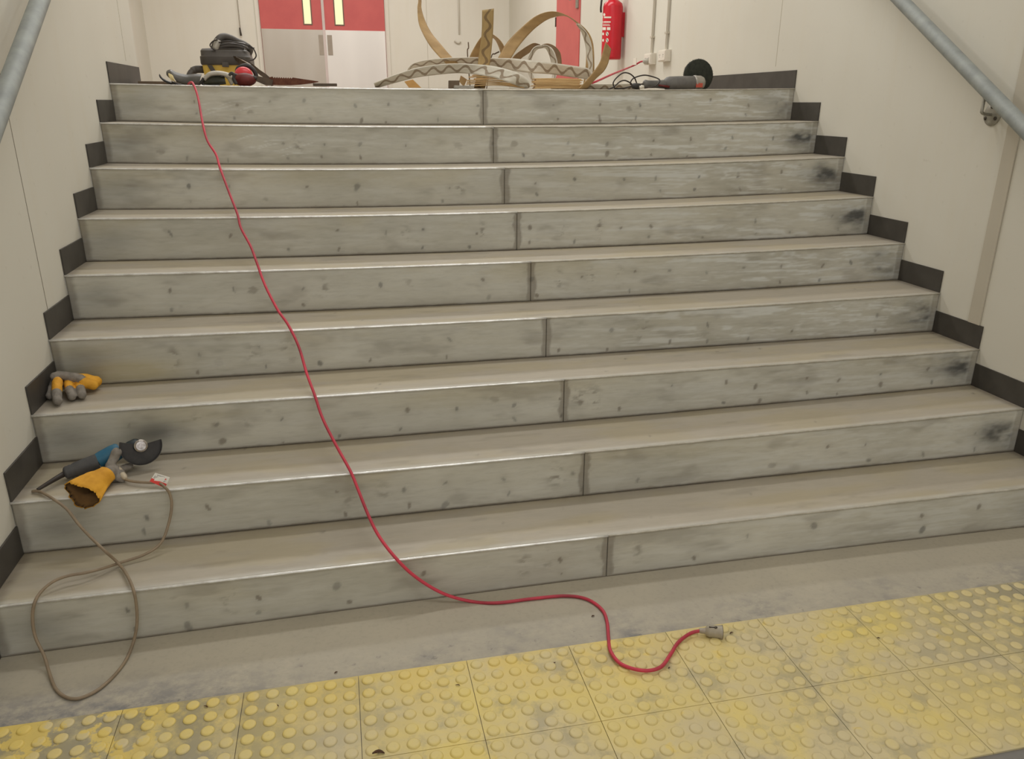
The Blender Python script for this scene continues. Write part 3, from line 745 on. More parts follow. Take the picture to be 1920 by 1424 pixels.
# fingers: tip, middle, knuckle
F = [((79,744),(84,725),(97,709),.0145,(0,0)), ((108,752),(106,735),(108,716),.0165,(0,1)), ((135,744),(130,730),(128,718),.0155,(0,1)), ((154,741),(151,729),(146,719),.0155,(0,1))]
for (t, m_, k, r, mt) in F:
    T = onz(*t, r); T.x = max(T.x, XL+.0205); Mm = hit(*m_, 'y', T.y+.045); Mm.x = max(Mm.x, XL+.0215); K = hit(*k, 'y', T.y+.088); K.x = max(K.x, XL+.023)
    caps += [(T, r*.9, Mm, r, 0), (Mm, r, K, r*1.0, mt[1])]
kn = [hit(97, 707, 'y', .735), hit(110, 704, 'y', .745), hit(128, 706, 'y', .748), hit(146, 709, 'y', .748), hit(154, 713, 'y', .742)]
kn[0].x = max(kn[0].x, XL+.03)
for a_, b_ in zip(kn, kn[1:]): caps.append((a_, .0155, b_, .0155, 0))
for a_ in kn[1:4]: caps.append((a_, .013, a_+Vector((.012, .028, -.018)), .020, 0))
fuse('hand', caps, [M_grey_glove, M_yel], g1)
cf = [(hit(142, 710, 'y', .765), .019, hit(160, 713, 'y', .772), .023, 0), (hit(160, 713, 'y', .772), .023, hit(179, 716, 'y', .774), .021, 0), (hit(158, 718, 'y', .74), .02, hit(175, 722, 'y', .745), .018, 0)]
fuse('cuff', cf, [M_yel], g1)

g2 = thing('work_glove', (-1.14, .34, NZL[1]), 'work glove with an open yellow cuff lying over the edge of the second step', 'glove')
z2 = .352
palm = [(hit(203, 890, 'y', .352), .024, hit(213, 884, 'y', .385), .022, 0), (hit(213, 884, 'y', .385), .022, hit(222, 893, 'y', .375), .016, 0),
        (hit(205, 876, 'y', .385), .014, hit(213, 862, 'y', .41), .0145, 0), (hit(213, 862, 'y', .41), .0145, hit(219, 849, 'y', .42), .0165, 0),
        (hit(220, 884, 'y', .395), .014, hit(234, 878, 'y', .42), .0125, 0), (hit(234, 878, 'y', .42), .0125, hit(244, 874.5, 'y', .432), .0105, 0),
        (hit(222, 896, 'y', .36), .013, hit(230, 900, 'y', .362), .010, 0), (hit(212, 893, 'y', .37), .02, hit(226, 889, 'y', .375), .015, 0)]
fuse('hand', palm, [M_grey_glove], g2)
# cuff: open flared sleeve, ragged at the mouth, hanging over the nosing
n = 56; rings = []
cA = hit(201, 889, 'y', .352); rimTop = [(121,909),(128,905),(139,909),(150,911),(163,914),(175,919),(183,928),(188,936)]
rimBot = [(186,943),(176,951),(160,955),(146,950),(136,940),(128,928),(122,918)]
rim3 = [hit(u, v, 'y', y) for (u, v), y in zip(rimTop, (.274,.268,.265,.262,.262,.260,.256,.250))]+[hit(u, v, 'y', y) for (u, v), y in zip(rimBot, (.247,.245,.243,.243,.246,.254,.266))]
rim = spline(rim3, 4, True)[:-1]; n = len(rim)
cen = sum(rim, Vector())/n
axc = (cen-cA).normalized(); e1 = Vector((0, 0, 1)); e1 = (e1-axc*e1.dot(axc)).normalized(); e2 = axc.cross(e1)
wr = []
for p in rim:
    d = p-cen; d = d-axc*d.dot(axc); ang = math.atan2(d.dot(e2), d.dot(e1))
    wr.append(cA+e1*math.cos(ang)*.026+e2*math.sin(ang)*.028)
for k in range(11):
    t = k/10; ring = []
    for j, (a_, b_) in enumerate(zip(wr, rim)):
        p = a_.lerp(b_, t)
        if k == 10: p = p+(b_-a_).normalized()*random.uniform(-.004, .004)
        p = p+Vector((0, 0, .004*math.sin(t*PI)))+(p-cA.lerp(cen, t)).normalized()*.0025*noise.noise(p*60)
        # keep the underside on the tread
        if p.y > .282: p.z = max(p.z, z2)
        elif t < .97: p.z = max(p.z, z2-.0 if p.y > .275 else p.z)
        ring.append(p)
    rings.append(ring)
nr = len(rings); cen_l = [sum(r, Vector())/len(r) for r in rings]
inner = [[p+(cen_l[k]-p).normalized()*.003 for p in r] for k, r in enumerate(rings)]
mb = MB().ring_loft(rings, False); nf = len(mb.f)
mb.ring_loft(inner, False); nf2 = len(mb.f)
o0 = (nr-1)*n; o1 = nr*n+(nr-1)*n
for j in range(n): k = (j+1) % n; mb.f.append((o0+j, o0+k, o1+k, o1+j))
mesh_obj('cuff', mb.v, mb.f, [M_yel, M_suede], g2, True, None, [0]*nf+[1]*(nf2-nf)+[0]*n)

# ------------------------------------------------------------------ landing: curled nosing strips
STRIPW = .068
def strip(name, edgeA, edgeB, ys, mat, label, n=7, ydir=1, cat='strip', group='stripped stair nosing strips in the tangle on the landing', width=STRIPW, closed=False, uv0=0.):
    """edge pixels A and B at depth ys (interpolated); B's depth is chosen so that the strip keeps its real width"""
    A_ = []; B_ = []
    N = max(len(edgeA), len(edgeB))
    def res(e, N):
        if len(e) == N: return [Vector((*p, 0)) for p in e]
        sp_ = spline([(*p, 0) for p in e], 12); L = [0]
        for a, b in zip(sp_, sp_[1:]): L.append(L[-1]+(b-a).length)
        out = []
        for k in range(N):
            s = L[-1]*k/(N-1); i = min(range(len(L)), key=lambda q: abs(L[q]-s)); out.append(sp_[i])
        return out
    ea, eb = res(edgeA, N), res(edgeB, N)
    yy = [ys[0]+(ys[-1]-ys[0])*k/(N-1) for k in range(N)] if len(ys) == 2 else [float(np.interp(k/(N-1), np.linspace(0, 1, len(ys)), ys)) for k in range(N)]
    for a, b, y in zip(ea, eb, yy):
        pa = hit(a.x, a.y, 'y', y); best = None
        for k in range(0, 40):
            yb_ = y+ydir*k*.0018; pb = hit(b.x, b.y, 'y', yb_)
            if (pb-pa).length >= width: break
        A_.append(pa); B_.append(pb)
    # smooth the depth a little
    A_ = spline(A_, n, closed); B_ = spline(B_, n, closed)
    L = [0]
    for i in range(1, len(A_)): L.append(L[-1]+((A_[i]+B_[i])/2-(A_[i-1]+B_[i-1])/2).length)
    rows = 7; vs = []; uvs = []
    for a, b, l in zip(A_, B_, L):
        for r in range(rows): vs.append(a.lerp(b, r/(rows-1))); uvs.append((l+uv0, r/(rows-1)))
    fs = []
    for i in range(len(A_)-1):
        for r in range(rows-1): fs.append((i*rows+r, i*rows+r+1, (i+1)*rows+r+1, (i+1)*rows+r))
    zmin = min(v.z for v in vs); off = 0
    for v in vs:
        if v.z < LZ+.004: v.z = LZ+.004
    base = min(vs, key=lambda q: q.z)
    o = mesh_obj(name, vs, fs, mat, None, True, uvs)
    md = o.modifiers.new('solid', 'SOLIDIFY'); md.thickness = .0028; md.offset = 0
    tag(o, label, cat, group)
    return o
K = 'nosing_strip'
strip(K, [(783,-60),(782,-30),(784.6,0),(783,15),(785,42),(793,63),(807,87),(826,109),(845,128)], [(795,-64),(789,-32),(790,0),(790,16),(797,39),(809,62),(828,85),(848,108),(868,126)], [2.95,2.85,2.72], M_tan,
      'tall tan strip curving up and out of view, leftmost of the upright curls')
strip(K, [(904,19),(903,63),(897,110),(894,141),(888,168)], [(926,16),(924,66),(919,115),(914,143),(909,168)], [2.62,2.66,2.60], M_adh2,
      'upright tan strip with a wavy glue line, standing straight in the middle of the tangle', uv0=.02)
strip(K, [(878,120),(880,108),(890,88),(902,70),(914,61),(926,66),(938,76),(946,90),(950,112)], [(893,124),(896,110),(904,92),(911,78),(918,71),(927,73),(934,85),(939,100),(942,114)], [2.85,2.8], M_tan,
      'small strip arched behind the straight upright one')
strip(K, [(925,122),(934.6,107),(951,79),(978,51.5),(1005,30),(1032,21.7),(1056,26),(1081,40.6),(1100,57),(1110.6,76),(1114,103),(1114,135),(1110.6,156)], [(948,126),(959,108),(972,88),(990,66),(1008,49),(1030,35),(1056,29.5),(1072,36),(1086,50),(1094.4,70.4),(1098.5,92),(1098.5,119),(1094,156)], [2.72,2.80,2.76,2.70], M_tan,
      'largest looping strip, tan on its rising left limb, arching over the red door')
strip('nosing_strip', [(1086,45),(1100,61),(1108,80),(1111,104),(1111,134),(1108,155)], [(1080,45),(1090,60),(1096.5,80),(1100,104),(1100,134),(1097,155)], [2.69,2.685], M_adh,
      'pale glued strip hanging on the inside right limb of the largest loop', width=.045)
strip(K, [(955,120),(963.6,105),(981,91.5),(995,83),(1003,81),(1013,84)], [(970,123),(977,110),(988,102),(998,95),(1005,89),(1013,86)], [2.84,2.9], M_tanb,
      'short brown strip arching up to the left of the small loop')
strip(K, [(1010,90),(1015,84.7),(1027,82),(1039.5,86.7),(1049,97),(1052,107.7),(1053,122)], [(1008,92.5),(1017,88),(1029,86.5),(1036,91),(1041,100),(1044,110),(1046,124)], [2.86,2.84], M_tanb,
      'brown strip bowed over the outside of the small loop')
strip(K, [(1018,84.5),(1003,88),(994,99),(988.5,113),(990,135),(999,154),(1017,168),(1031,160),(1043,143),(1045,118),(1039,99),(1029,87)], [(1018,90),(1007,93),(1000,102),(996,114),(997,135),(1005,152),(1018,165),(1027,157),(1036,141),(1034,120),(1030,104),(1024,92)], [2.78,2.74,2.78], M_adh,
      'small round loop of pale strip with glue marks, inside the big arch', closed=True, width=.05)
strip(K, [(762.5,133),(766,127),(775,119),(798,113),(826,110),(861,108),(896.5,108),(920,109),(961,109.7),(995,113),(1035.6,118),(1083,124.6),(1103,128.7),(1109,138)], [(763,136),(767,133),(775,128),(798,124),(826,121.5),(861,120.5),(896,124),(920,127),(957,132),(995,137),(1035.6,139.5),(1076,145.6),(1096,148),(1106,152)], [2.68,2.72,2.66,2.6], M_adh,
      'long pale strip with a zigzag glue line, spanning the tangle behind the front one')
strip(K, [(701,156),(739,141),(777,129),(817,122),(859,119.5),(915,122.5),(951,130),(976,139),(991,150),(995,162)], [(704,166),(742,155),(780,145.5),(817,140.5),(859,137),(900,141),(927,146),(954,155),(974,163),(985,170)], [2.44,2.50,2.46], M_adh,
      'frontmost pale strip with a wavy glue line, its left end pointing at the steel door')
strip(K, [(1135.6,79),(1130,98),(1125,116),(1114,133),(1099,151),(1084,168)], [(1145.8,92),(1143,106),(1139.7,120),(1132,134),(1117,148),(1099,168)], [2.50,2.46], M_tan,
      'short tan strip leaning right with a torn end, in front of the fire extinguisher')
strip(K, [(1033,161),(1070,159),(1103,158),(1157,157.5),(1200,156)], [(1033,176),(1070,175),(1103,174),(1157,174),(1200,172)], [2.74,2.72], M_adh,
      'low pale strip standing on edge along the floor behind the black cord')
# flat stacks, each strip lying on the one below
def flat_strip(x0, y0, x1, y1, z, sagz, label, grp, tilt=0.):
    mb = MB(); n = 14; d = Vector((x1-x0, y1-y0, 0)); w = Vector((-d.y, d.x, 0)).normalized()*.034
    rings = []
    for k in range(n+1):
        t = k/n; c = Vector((x0+(x1-x0)*t, y0+(y1-y0)*t, z+sagz*math.sin(PI*t)+tilt*(1-t)))
        rings.append([c-w, c+w, c+w+Vector((0, 0, .0054)), c-w+Vector((0, 0, .0054))])
    mb.ring_loft(rings, True); o = mb.build('flat_strip', M_wood, None, False); tag(o, label, 'strip', grp)
for k in range(9):
    a = hit(1000+random.uniform(-3, 4), 160, 'y', 2.6); b = hit(1090+random.uniform(-6, 4), 160, 'y', 2.58)
    flat_strip(a.x, 2.60+random.uniform(-.004, .004), b.x, 2.58+random.uniform(-.004, .004), LZ+.003+k*.0062, .002, 'thin tan strip lying flat in the stack under the small loop', 'strips in the flat stack on the right')
for k in range(8):
    a = hit(878+random.uniform(-4, 12), 150, 'y', 2.56); b = hit(985+random.uniform(-8, 4), 160, 'y', 2.54)
    flat_strip(a.x, 2.57+random.uniform(-.004, .004), b.x, 2.54+random.uniform(-.004, .004), LZ+.003+k*.0056, .010+.001*k, 'thin tan strip sloping down in the fanned stack behind the front arch', 'strips in the fanned stack in the middle', tilt=.010+.0035*k)
# offcuts
def pxblock(name, quad, y, th, mat, label, cat):
    f = [hit(u, v, 'y', y) for u, v in quad]
    for p in f: p.z = max(p.z, LZ+.001)
    b = [p+Vector((0, th, 0)) for p in f]
    mb = MB(); mb.add(f+b, [(0,1,2,3),(7,6,5,4),(0,4,5,1),(1,5,6,2),(2,6,7,3),(3,7,4,0)])
    o = mb.build(name, mat, None, False); tag(o, label, cat); return o
pxblock('vinyl_offcut', [(758,153),(774,149),(790,169),(767,169)], 2.42, .003, mottled('orange_tan_vinyl', srgb(206, 160, 96), srgb(190, 144, 84), 14), 'orange-tan offcut on the landing under the left end of the front strip', 'offcut')
pxblock('offcut_block', [(843,151),(861.6,151),(861.6,172),(843,172)], 2.50, .05, M_smallbrown, 'small square brown block on the landing left of the upright strip', 'offcut')
pxblock('vinyl_offcut', [(864,141.5),(875.6,149),(870,163),(861,153)], 2.62, .004, M_tan, 'small tan square offcut leaning behind the brown block', 'offcut')
pxblock('flat_plate', [(852,160),(889,161),(889,172),(852,172)], 2.46, .04, M_gear, 'flat grey piece in front of the small brown block', 'offcut')
wA = [hit(878,112,'y',2.9), hit(876.5,100,'y',2.9), hit(878.5,90,'y',2.9), hit(878,79,'y',2.9)]
wA[0] = Vector((wA[0].x+.01, 2.9, LZ+.002))
o = MB().tube(spline(wA, 6), .0035, 8).build('metal_rod', M_smallbrown, None); tag(o, 'thin dark rod standing upright behind the tangle of strips', 'rod')
wB = [hit(918,113,'y',2.88), hit(921,108,'y',2.88), hit(928,101,'y',2.88), hit(936,97,'y',2.88)]
wB[0] = Vector((wB[0].x-.02, 2.88, LZ+.004))
o = MB().tube(spline(wB, 6), [.003+.0012*(k/18) for k in range(19)], 8).build('bent_wire', M_smallbrown, None); tag(o, 'short bent dark wire right of the straight upright strip', 'wire')

# ------------------------------------------------------------------ landing: vacuum cleaner and safety gear on the left
vy = 2.95
vc = thing('vacuum_cleaner', (hit(430, 160, 'y', vy).x, vy, LZ), 'black and yellow workshop vacuum with its hose coiled on top', 'vacuum cleaner')
def vx(u, y=vy): return hit(u, 130, 'y', y).x
def vz(v, y=vy): return hit(430, v, 'y', y).z
cxv = vx(431); hw = (vx(475)-vx(383))/2
def rrect(cx, cy, hx, hy, r, z, seg=6):
    out = []
    for qx, qy, a0 in ((1, 1, 0), (-1, 1, 90), (-1, -1, 180), (1, -1, 270)):
        for k in range(seg+1):
            a = math.radians(a0+90*k/seg); out.append(Vector((cx+qx*(hx-r)+r*math.cos(a), cy+qy*(hy-r)+r*math.sin(a), z)))
    return out
mb = MB().ring_loft([rrect(cxv-.01, vy, hw*.82, .12, .04, LZ+.0), rrect(cxv-.01, vy, hw*.86, .13, .04, LZ+.02), rrect(cxv-.01, vy, hw*.92, .14, .04, vz(123))])
mb.build('tub', M_vacyel, vc, auto=40)
mb = MB().ring_loft([rrect(cxv-.005, vy, hw*.97, .15, .04, vz(124)), rrect(cxv-.005, vy, hw*1.0, .155, .045, vz(121)), rrect(cxv-.005, vy, hw*1.0, .155, .045, vz(109)), rrect(cxv-.005, vy, hw*.96, .15, .045, vz(107)), rrect(cxv-.008, vy, hw*.94, .145, .045, vz(98)), rrect(cxv-.012, vy, hw*.86, .13, .045, vz(94)), rrect(cxv+.03, vy, hw*.62, .11, .045, vz(92)), rrect(cxv+.03, vy, hw*.60, .10, .045, vz(84)), rrect(cxv+.03, vy, hw*.5, .08, .04, vz(80))])
mb.build('motor_head', M_vacblk, vc, auto=40)
latch = MB().bbox((vx(424), vy-.168, vz(128)), (vx(436), vy-.15, vz(119)), .003); latch.build('latch', M_vacblk, vc, False)
a_ = hit(393, 122, 'y', vy-.158); b_ = hit(403, 139, 'y', vy-.15)
w_ = Vector((.013, 0, 0)); mb = MB(); mb.add([a_-w_, a_+w_, b_+w_, b_-w_]+[p+Vector((0, .004, 0)) for p in (a_-w_, a_+w_, b_+w_, b_-w_)], [(0,1,2,3),(7,6,5,4),(0,4,5,1),(1,5,6,2),(2,6,7,3),(3,7,4,0)])
mb.build('strap', M_vacblk, vc, False)
hs = spline([hit(u, v, 'y', y) for u, v, y in ((402,96,2.86),(404,84,2.85),(411,73,2.86),(420,69,2.88),(432,72,2.9),(444,78,2.92),(458,84,2.95),(468,92,2.97),(466,100,3.0))], 14)
MB().tube(hs, [.0185*(1+.07*(k % 2)) for k in range(len(hs))], 14).build('hose', M_vacblk, vc)
hs = spline([hit(u, v, 'y', 2.84) for u, v in ((405,92),(420,87),(440,86),(458,91))], 10)
MB().tube(hs, .013, 12).build('hose', M_vacblk, vc)
MB().lathe([(0, .012), (.01, .0165), (.05, .0175), (.055, .015)], hit(403, 93, 'y', 2.82), hit(408, 78, 'y', 2.82)-hit(403, 93, 'y', 2.82), 16).build('hose_connector', M_gog, vc)
for pts in ([(404,95),(397,90),(394,84),(400,77),(408,74)], [(410,80),(425,77),(445,80),(462,84),(472,90),(477,90)], [(466,84),(474,90),(479,99),(480,106),(475,112),(468,113)], [(412,85),(430,82),(452,85),(466,92)]):
    MB().tube(spline([hit(u, v, 'y', 2.80) for u, v in pts], 8), .0034, 8).build('power_cord', M_blackcord, vc)
hp = spline([hit(u, v, 'y', y) for u, v, y in ((390,131,2.88),(374,130,2.86),(366,131,2.86),(359,135,2.85),(355,143,2.84),(352,158,2.84))], 8)
MB().tube(hp, [.0165+.0035*(k < 22) for k in range(len(hp))], 14).build('inlet_hose', M_vacblk, vc)

# ear muffs
em = thing('ear_muffs', (hit(458, 160, 'y', 2.52).x, 2.52, LZ), 'ear muffs with a red shell lying between goggles and saw', 'ear muffs')
c1 = hit(457, 141, 'y', 2.53)
MB().ball(c1, (.047, .035, .042), 24).build('ear_cup', M_muffred, em)
c2 = hit(459, 152.5, 'y', 2.50); c2.z = max(c2.z, LZ+.036)
MB().ball(c2, (.060, .04, .034), 24).build('ear_cup', M_mufflow, em)
MB().tube(spline([hit(u, v, 'y', 2.49) for u, v in ((440,140),(447,142),(458,143),(470,144),(482,147))], 6), .0085, 10).build('cushion', M_black, em)
MB().tube(spline([hit(u, v, 'y', 2.56) for u, v in ((444,135),(447,128),(456,124),(466,124),(474,130),(479,138),(482,150))], 8), .0115, 10).build('headband', M_black, em)

# goggles
gg = thing('safety_goggles', (hit(410, 160, 'y', 2.46).x, 2.46, LZ), 'pale framed safety goggles with dark lens left of the red ear muffs', 'goggles')
def ribbon_px(top, bot, y, th, mat, name, parent, n=6, ydel=0.0):
    a = spline([hit(u, v, 'y', y) for u, v in top], n); b = spline([hit(u, v, 'y', y+ydel) for u, v in bot], n)
    for p in a+b: p.z = max(p.z, LZ+.002)
    rows = 4; vs = [p.lerp(q, r/(rows-1))+Vector((0, -.012*math.sin(PI*r/(rows-1)), 0)) for p, q in zip(a, b) for r in range(rows)]
    fs = [(i*rows+r, i*rows+r+1, (i+1)*rows+r+1, (i+1)*rows+r) for i in range(len(a)-1) for r in range(rows-1)]
    o = mesh_obj(name, vs, fs, mat, parent); m = o.modifiers.new('s', 'SOLIDIFY'); m.thickness = th; m.offset = 0; return o
ribbon_px([(384,146),(392,140),(402,137),(415,137),(421,140)], [(382,158),(392,159),(402,160),(414,159),(424,158)], 2.46, .006, M_lens, 'lens', gg, ydel=-.02)
ribbon_px([(382,147),(391,138),(402,135),(415,135.5),(426,138),(438,142)], [(384,151),(393,142.5),(403,140),(414,140.5),(424,143),(436,147)], 2.44, .012, M_gog, 'frame', gg)
ribbon_px([(424,138),(431,141),(436,147),(441,154)], [(422,143),(427,147),(431,154),(434,160)], 2.45, .010, M_gog, 'side_arm', gg)
MB().tube(spline([hit(u, v, 'y', 2.44) for u, v in ((379,150),(381,158),(390,161.5),(402,161),(412,160.5))], 6), .008, 10).build('strap', M_black, gg)
MB().tube(spline([hit(u, v, 'y', 2.43) for u, v in ((430,142),(434,137.5),(438,140),(438,148),(443,158))], 6), .0085, 10).build('strap', M_black, gg)
MB().bbox(tuple(hit(413, 144, 'y', 2.43)), tuple(hit(420, 136, 'y', 2.445)), .002).build('strap_clip', M_black, gg, False)

# curved visor
vs_ = thing('face_visor', (hit(345, 160, 'y', 2.44).x, 2.44, LZ), 'dark curved face visor with cream lining, leftmost item on the landing edge', 'visor')
ribbon_px([(313,141),(313,134),(320,131),(328,135),(340,139),(352,140.5),(366,139),(378,139.5)], [(326,153),(322,148),(324,142),(331,153),(341,158),(352,160),(366,160),(374,158)], 2.44, .004, M_visor, 'visor_band', vs_, ydel=-.03)
ribbon_px([(315,140),(315.5,136),(320,134),(324,138)], [(324,154),(322,150),(326,152),(329,155)], 2.425, .003, M_cream, 'lining', vs_, ydel=-.02)
ribbon_px([(299,139),(303,145),(312,151),(322,155)], [(300,145),(306,151),(314,156),(324,159)], 2.43, .004, M_black, 'strap', vs_)
MB().tube(spline([hit(u, v, 'y', 2.42) for u, v in ((322,154),(335,159),(352,161.5),(370,160),(378,152),(381,146))], 6), .006, 8).build('edge_seal', M_black, vs_)

# saw
sw = thing('hand_saw', (hit(530, 160, 'y', 2.5).x, 2.5, LZ), 'rusty saw blade with a ragged toothed back pointing at the steel door', 'saw')
top = [(505,145),(511,143.5)]
u = 511
while u < 548: top += [(u+2, 146.5+(u-511)*.035), (u+4.2, 144.2+(u-511)*.035)]; u += 4.2
top += [(566,148),(580,150),(590,151.5),(597,152.5)]
bot = [(597,154),(585,156.5),(565,158.8),(545,160),(525,160),(505,159)]
f = [hit(u, v, 'y', 2.5) for u, v in top+bot]; b = [p+Vector((0, .003, 0)) for p in f]; n = len(f)
mb = MB(); mb.add(f+b, [tuple(range(n)), tuple(range(n, 2*n))[::-1]]+[(k, k+n, (k+1) % n+n, (k+1) % n) for k in range(n)])
mb.build('blade', M_rust, sw, False)
f = [hit(u, v, 'y', 2.49) for u, v in ((476,141),(490,144),(503,147),(512,150),(510,160),(498,160),(484,154),(474,150))]; b = [p+Vector((0, .02, 0)) for p in f]; n = len(f)
for p in f+b: p.z = max(p.z, LZ+.002)
mb = MB(); mb.add(f+b, [tuple(range(n)), tuple(range(n, 2*n))[::-1]]+[(k, k+n, (k+1) % n+n, (k+1) % n) for k in range(n)])
mb.build('handle', M_steelbar, sw, False)
# leaning bar
lb = thing('steel_scraper', (hit(500, 160, 'y', 2.5).x, 2.6, LZ), 'long dark steel scraper leaning from the vacuum down behind the saw', 'scraper')
up_ = [(437,105),(446,106.5),(460,113),(475,121),(487,131),(499,139),(508,147),(513,160)]; lo_ = [(441,113),(449,120),(460,127),(471,132),(482,137),(492,144),(502,152),(509,162)]
f = [hit(u, v, 'y', 2.78-.22*k/7) for k, (u, v) in enumerate(up_)]+[hit(u, v, 'y', 2.78-.22*k/7) for k, (u, v) in list(enumerate(lo_))[::-1]]
for p in f: p.z = max(p.z, LZ+.002)
mb = MB()
for k in range(7):
    q_ = [f[k], f[k+1], f[14-k], f[15-k]]; r_ = [p+Vector((0, .004, 0)) for p in q_]
    mb.add(q_+r_, [(3,2,1,0),(4,5,6,7),(0,1,5,4),(1,2,6,5),(2,3,7,6),(3,0,4,7)])
mb.build('blade', M_steelbar, lb, False)
MB().tube([hit(443, 107, 'y', 2.755), hit(470, 121.5, 'y', 2.68)], .003, 6).build('edge_highlight', M_bright, lb)  # highlight along the blade edge, put in as a thin pale bar
# dark bar and the strip lying on the landing
o = MB().bbox((hit(587, 160, 'y', 2.32).x, 2.30, 1.5695), (hit(632, 160, 'y', 2.32).x, 2.33, 1.583), .003).build('steel_bar', M_steelbar, None, False); tag(o, 'short flat dark bar on the landing edge in front of the steel doors', 'bar')
x0, x1 = hit(262, 156, 'y', 2.7).x, hit(336, 156, 'y', 2.7).x
o = MB().bbox((x0, 2.66, LZ), (x1, 2.73, LZ+.028), .002).build('skirting_offcut', M_smallbrown, None, False); tag(o, 'low dark strip lying on the landing beside the left skirting', 'offcut')

# ------------------------------------------------------------------ big grinder on the right
by_ = 2.52
bg = thing('angle_grinder', (hit(1260, 160, 'y', by_).x, by_, LZ), 'large grey angle grinder with a bristly black wheel at the right of the landing', 'grinder')
def H(u, v, y=by_): return hit(u, v, 'y', y)
a0, a1 = H(1246, 157), H(1301, 156.5)
ax_ = a1-a0; L_ = ax_.length; r_ = .040
MB().lathe([(-.006, .018), (0, .026), (.012, .036), (.03, .040), (L_*.6, .042), (L_*.98, .042), (L_, .039)], a0, ax_, 28).build('motor_housing', M_grindbig, bg, auto=45)
h0, h1 = H(1207, 158), H(1247, 158)
MB().lathe([(-.004, .012), (0, .020), (.008, .025), (.03, .021), (.08, .0215), ((h1-h0).length+.01, .026)], h0, h1-h0, 24).build('rear_handle', M_grindbig, bg, auto=45)
p_, q_ = H(1235, 160, by_-.024), H(1255, 163, by_-.034)
MB().tube([p_, p_.lerp(q_, .5), q_], .006, 10).build('switch', M_mufflow, bg)
g0, g1_ = H(1300, 156), H(1321, 155)
MB().lathe([(0, .041), (.004, .044), (.012, .044), (.014, .042), (.045, .040), (.062, .031), (.070, .018)], g0, g1_-g0, 28).build('gear_head', M_gear, bg, auto=40)
c = H(1311, 160, by_-.041); MB().bbox(tuple(c-Vector((.02, .002, .012))), tuple(c+Vector((.022, .003, .012))), .002).build('sticker', M_redpatch, bg, False)
wc = H(1309, 141.5, by_+.06); wn = Vector((.02, -.99, .12)).normalized(); RW = .094
MB().lathe([(-.016, .02), (-.016, RW*.9), (-.012, RW*.97), (.012, RW*.97), (.016, RW*.9), (.016, .02)], wc, wn, 48).build('bristle_wheel', M_brush, bg)
mb = MB(); e1 = wn.orthogonal().normalized(); e2 = wn.cross(e1)
for k in range(420):
    a = random.uniform(0, 2*PI); o_ = random.uniform(-.014, .014); d = e1*math.cos(a)+e2*math.sin(a)
    r0 = RW*.9; r1 = RW*random.uniform(.97, 1.06); tw = e1*-math.sin(a)+e2*math.cos(a)
    p0 = wc+wn*o_+d*r0; p1 = wc+wn*o_*1.1+d*r1+tw*random.uniform(-.006, .006)
    if p1.z < LZ+.002 or p0.z < LZ+.002: continue
    mb.add([p0-tw*.0014, p0+tw*.0014, p0+wn*.0016, p1], [(0,1,3),(1,2,3),(2,0,3)])
o = mb.build('bristles', M_brush, bg, False); o['kind'] = 'stuff'
MB().tube([wc, g1_], .012, 12).build('spindle', M_guard, bg)
MB().tube(spline([H(u, v, y) for u, v, y in ((1210,157,2.52),(1197,158.5,2.52),(1188,160,2.51),(1182,157,2.50),(1187,147.5,2.5),(1204,141.5,2.5),(1219.5,142.7,2.5),(1237,150.5,2.46),(1225,163,2.44),(1196,162,2.45),(1187,160,2.47))], 8), .0038, 8).build('power_cord', M_blackcord, bg)
MB().tube(spline([H(u, v, y) for u, v, y in ((1190,160,2.5),(1172,165,2.5),(1155,166,2.48),(1151,162,2.47),(1150,155,2.46),(1156,146,2.46),(1168,137,2.46),(1180,138,2.46),(1189.5,146,2.46),(1194,157,2.47))], 8), .0038, 8).build('power_cord', M_blackcord, bg)
MB().tube(spline([H(u, v, y) for u, v, y in ((1140,168,2.42),(1151,163,2.43),(1162,153.5,2.44),(1171.5,151,2.44),(1181,155,2.45),(1187,160,2.46))], 8), .0038, 8).build('power_cord', M_blackcord, bg)
a_, b_ = H(1184, 161, 2.44), H(1200, 162, 2.44); MB().lathe([(0, .008), (.006, .014), (.03, .017), ((b_-a_).length, .015)], a_, b_-a_, 14).build('plug', M_black, bg)
a_, b_ = H(1199, 164, 2.42), H(1207, 163, 2.42); MB().lathe([(0, .008), (.002, .009), ((b_-a_).length, .009)], a_, b_-a_, 12).build('adaptor', M_white, bg)

# ------------------------------------------------------------------ right landing wall: extinguisher, outlets, conduits
fr_ = .088; fx = XR-fr_-.02; fe_y = hit(1147.5, 60, 'x', fx).y; fz0, fz1 = 1.862, 2.35
fe = thing('fire_extinguisher', (fx, fe_y, fz0), 'red fire extinguisher with white pictogram label hung on the right landing wall', 'fire extinguisher')
MB().lathe([(0, fr_*.9), (.006, fr_*.985), (.02, fr_), (fz1-fz0-.06, fr_), (fz1-fz0-.03, fr_*.9), (fz1-fz0-.01, fr_*.6), (fz1-fz0+.005, .03)], (fx, fe_y, fz0), (0, 0, 1), 40).build('cylinder', M_ext, fe)
MB().lathe([(0, .026), (.03, .026), (.032, .02), (.06, .018)], (fx, fe_y, fz1-.002), (0, 0, 1), 20).build('valve', M_yelmetal, fe, auto=40)
MB().bbox((fx-.02, fe_y-.11, fz1+.055), (fx+.02, fe_y+.03, fz1+.068), .003).bbox((fx-.014, fe_y-.1, fz1+.085), (fx+.014, fe_y+.02, fz1+.097), .003).build('lever', M_black, fe, False)
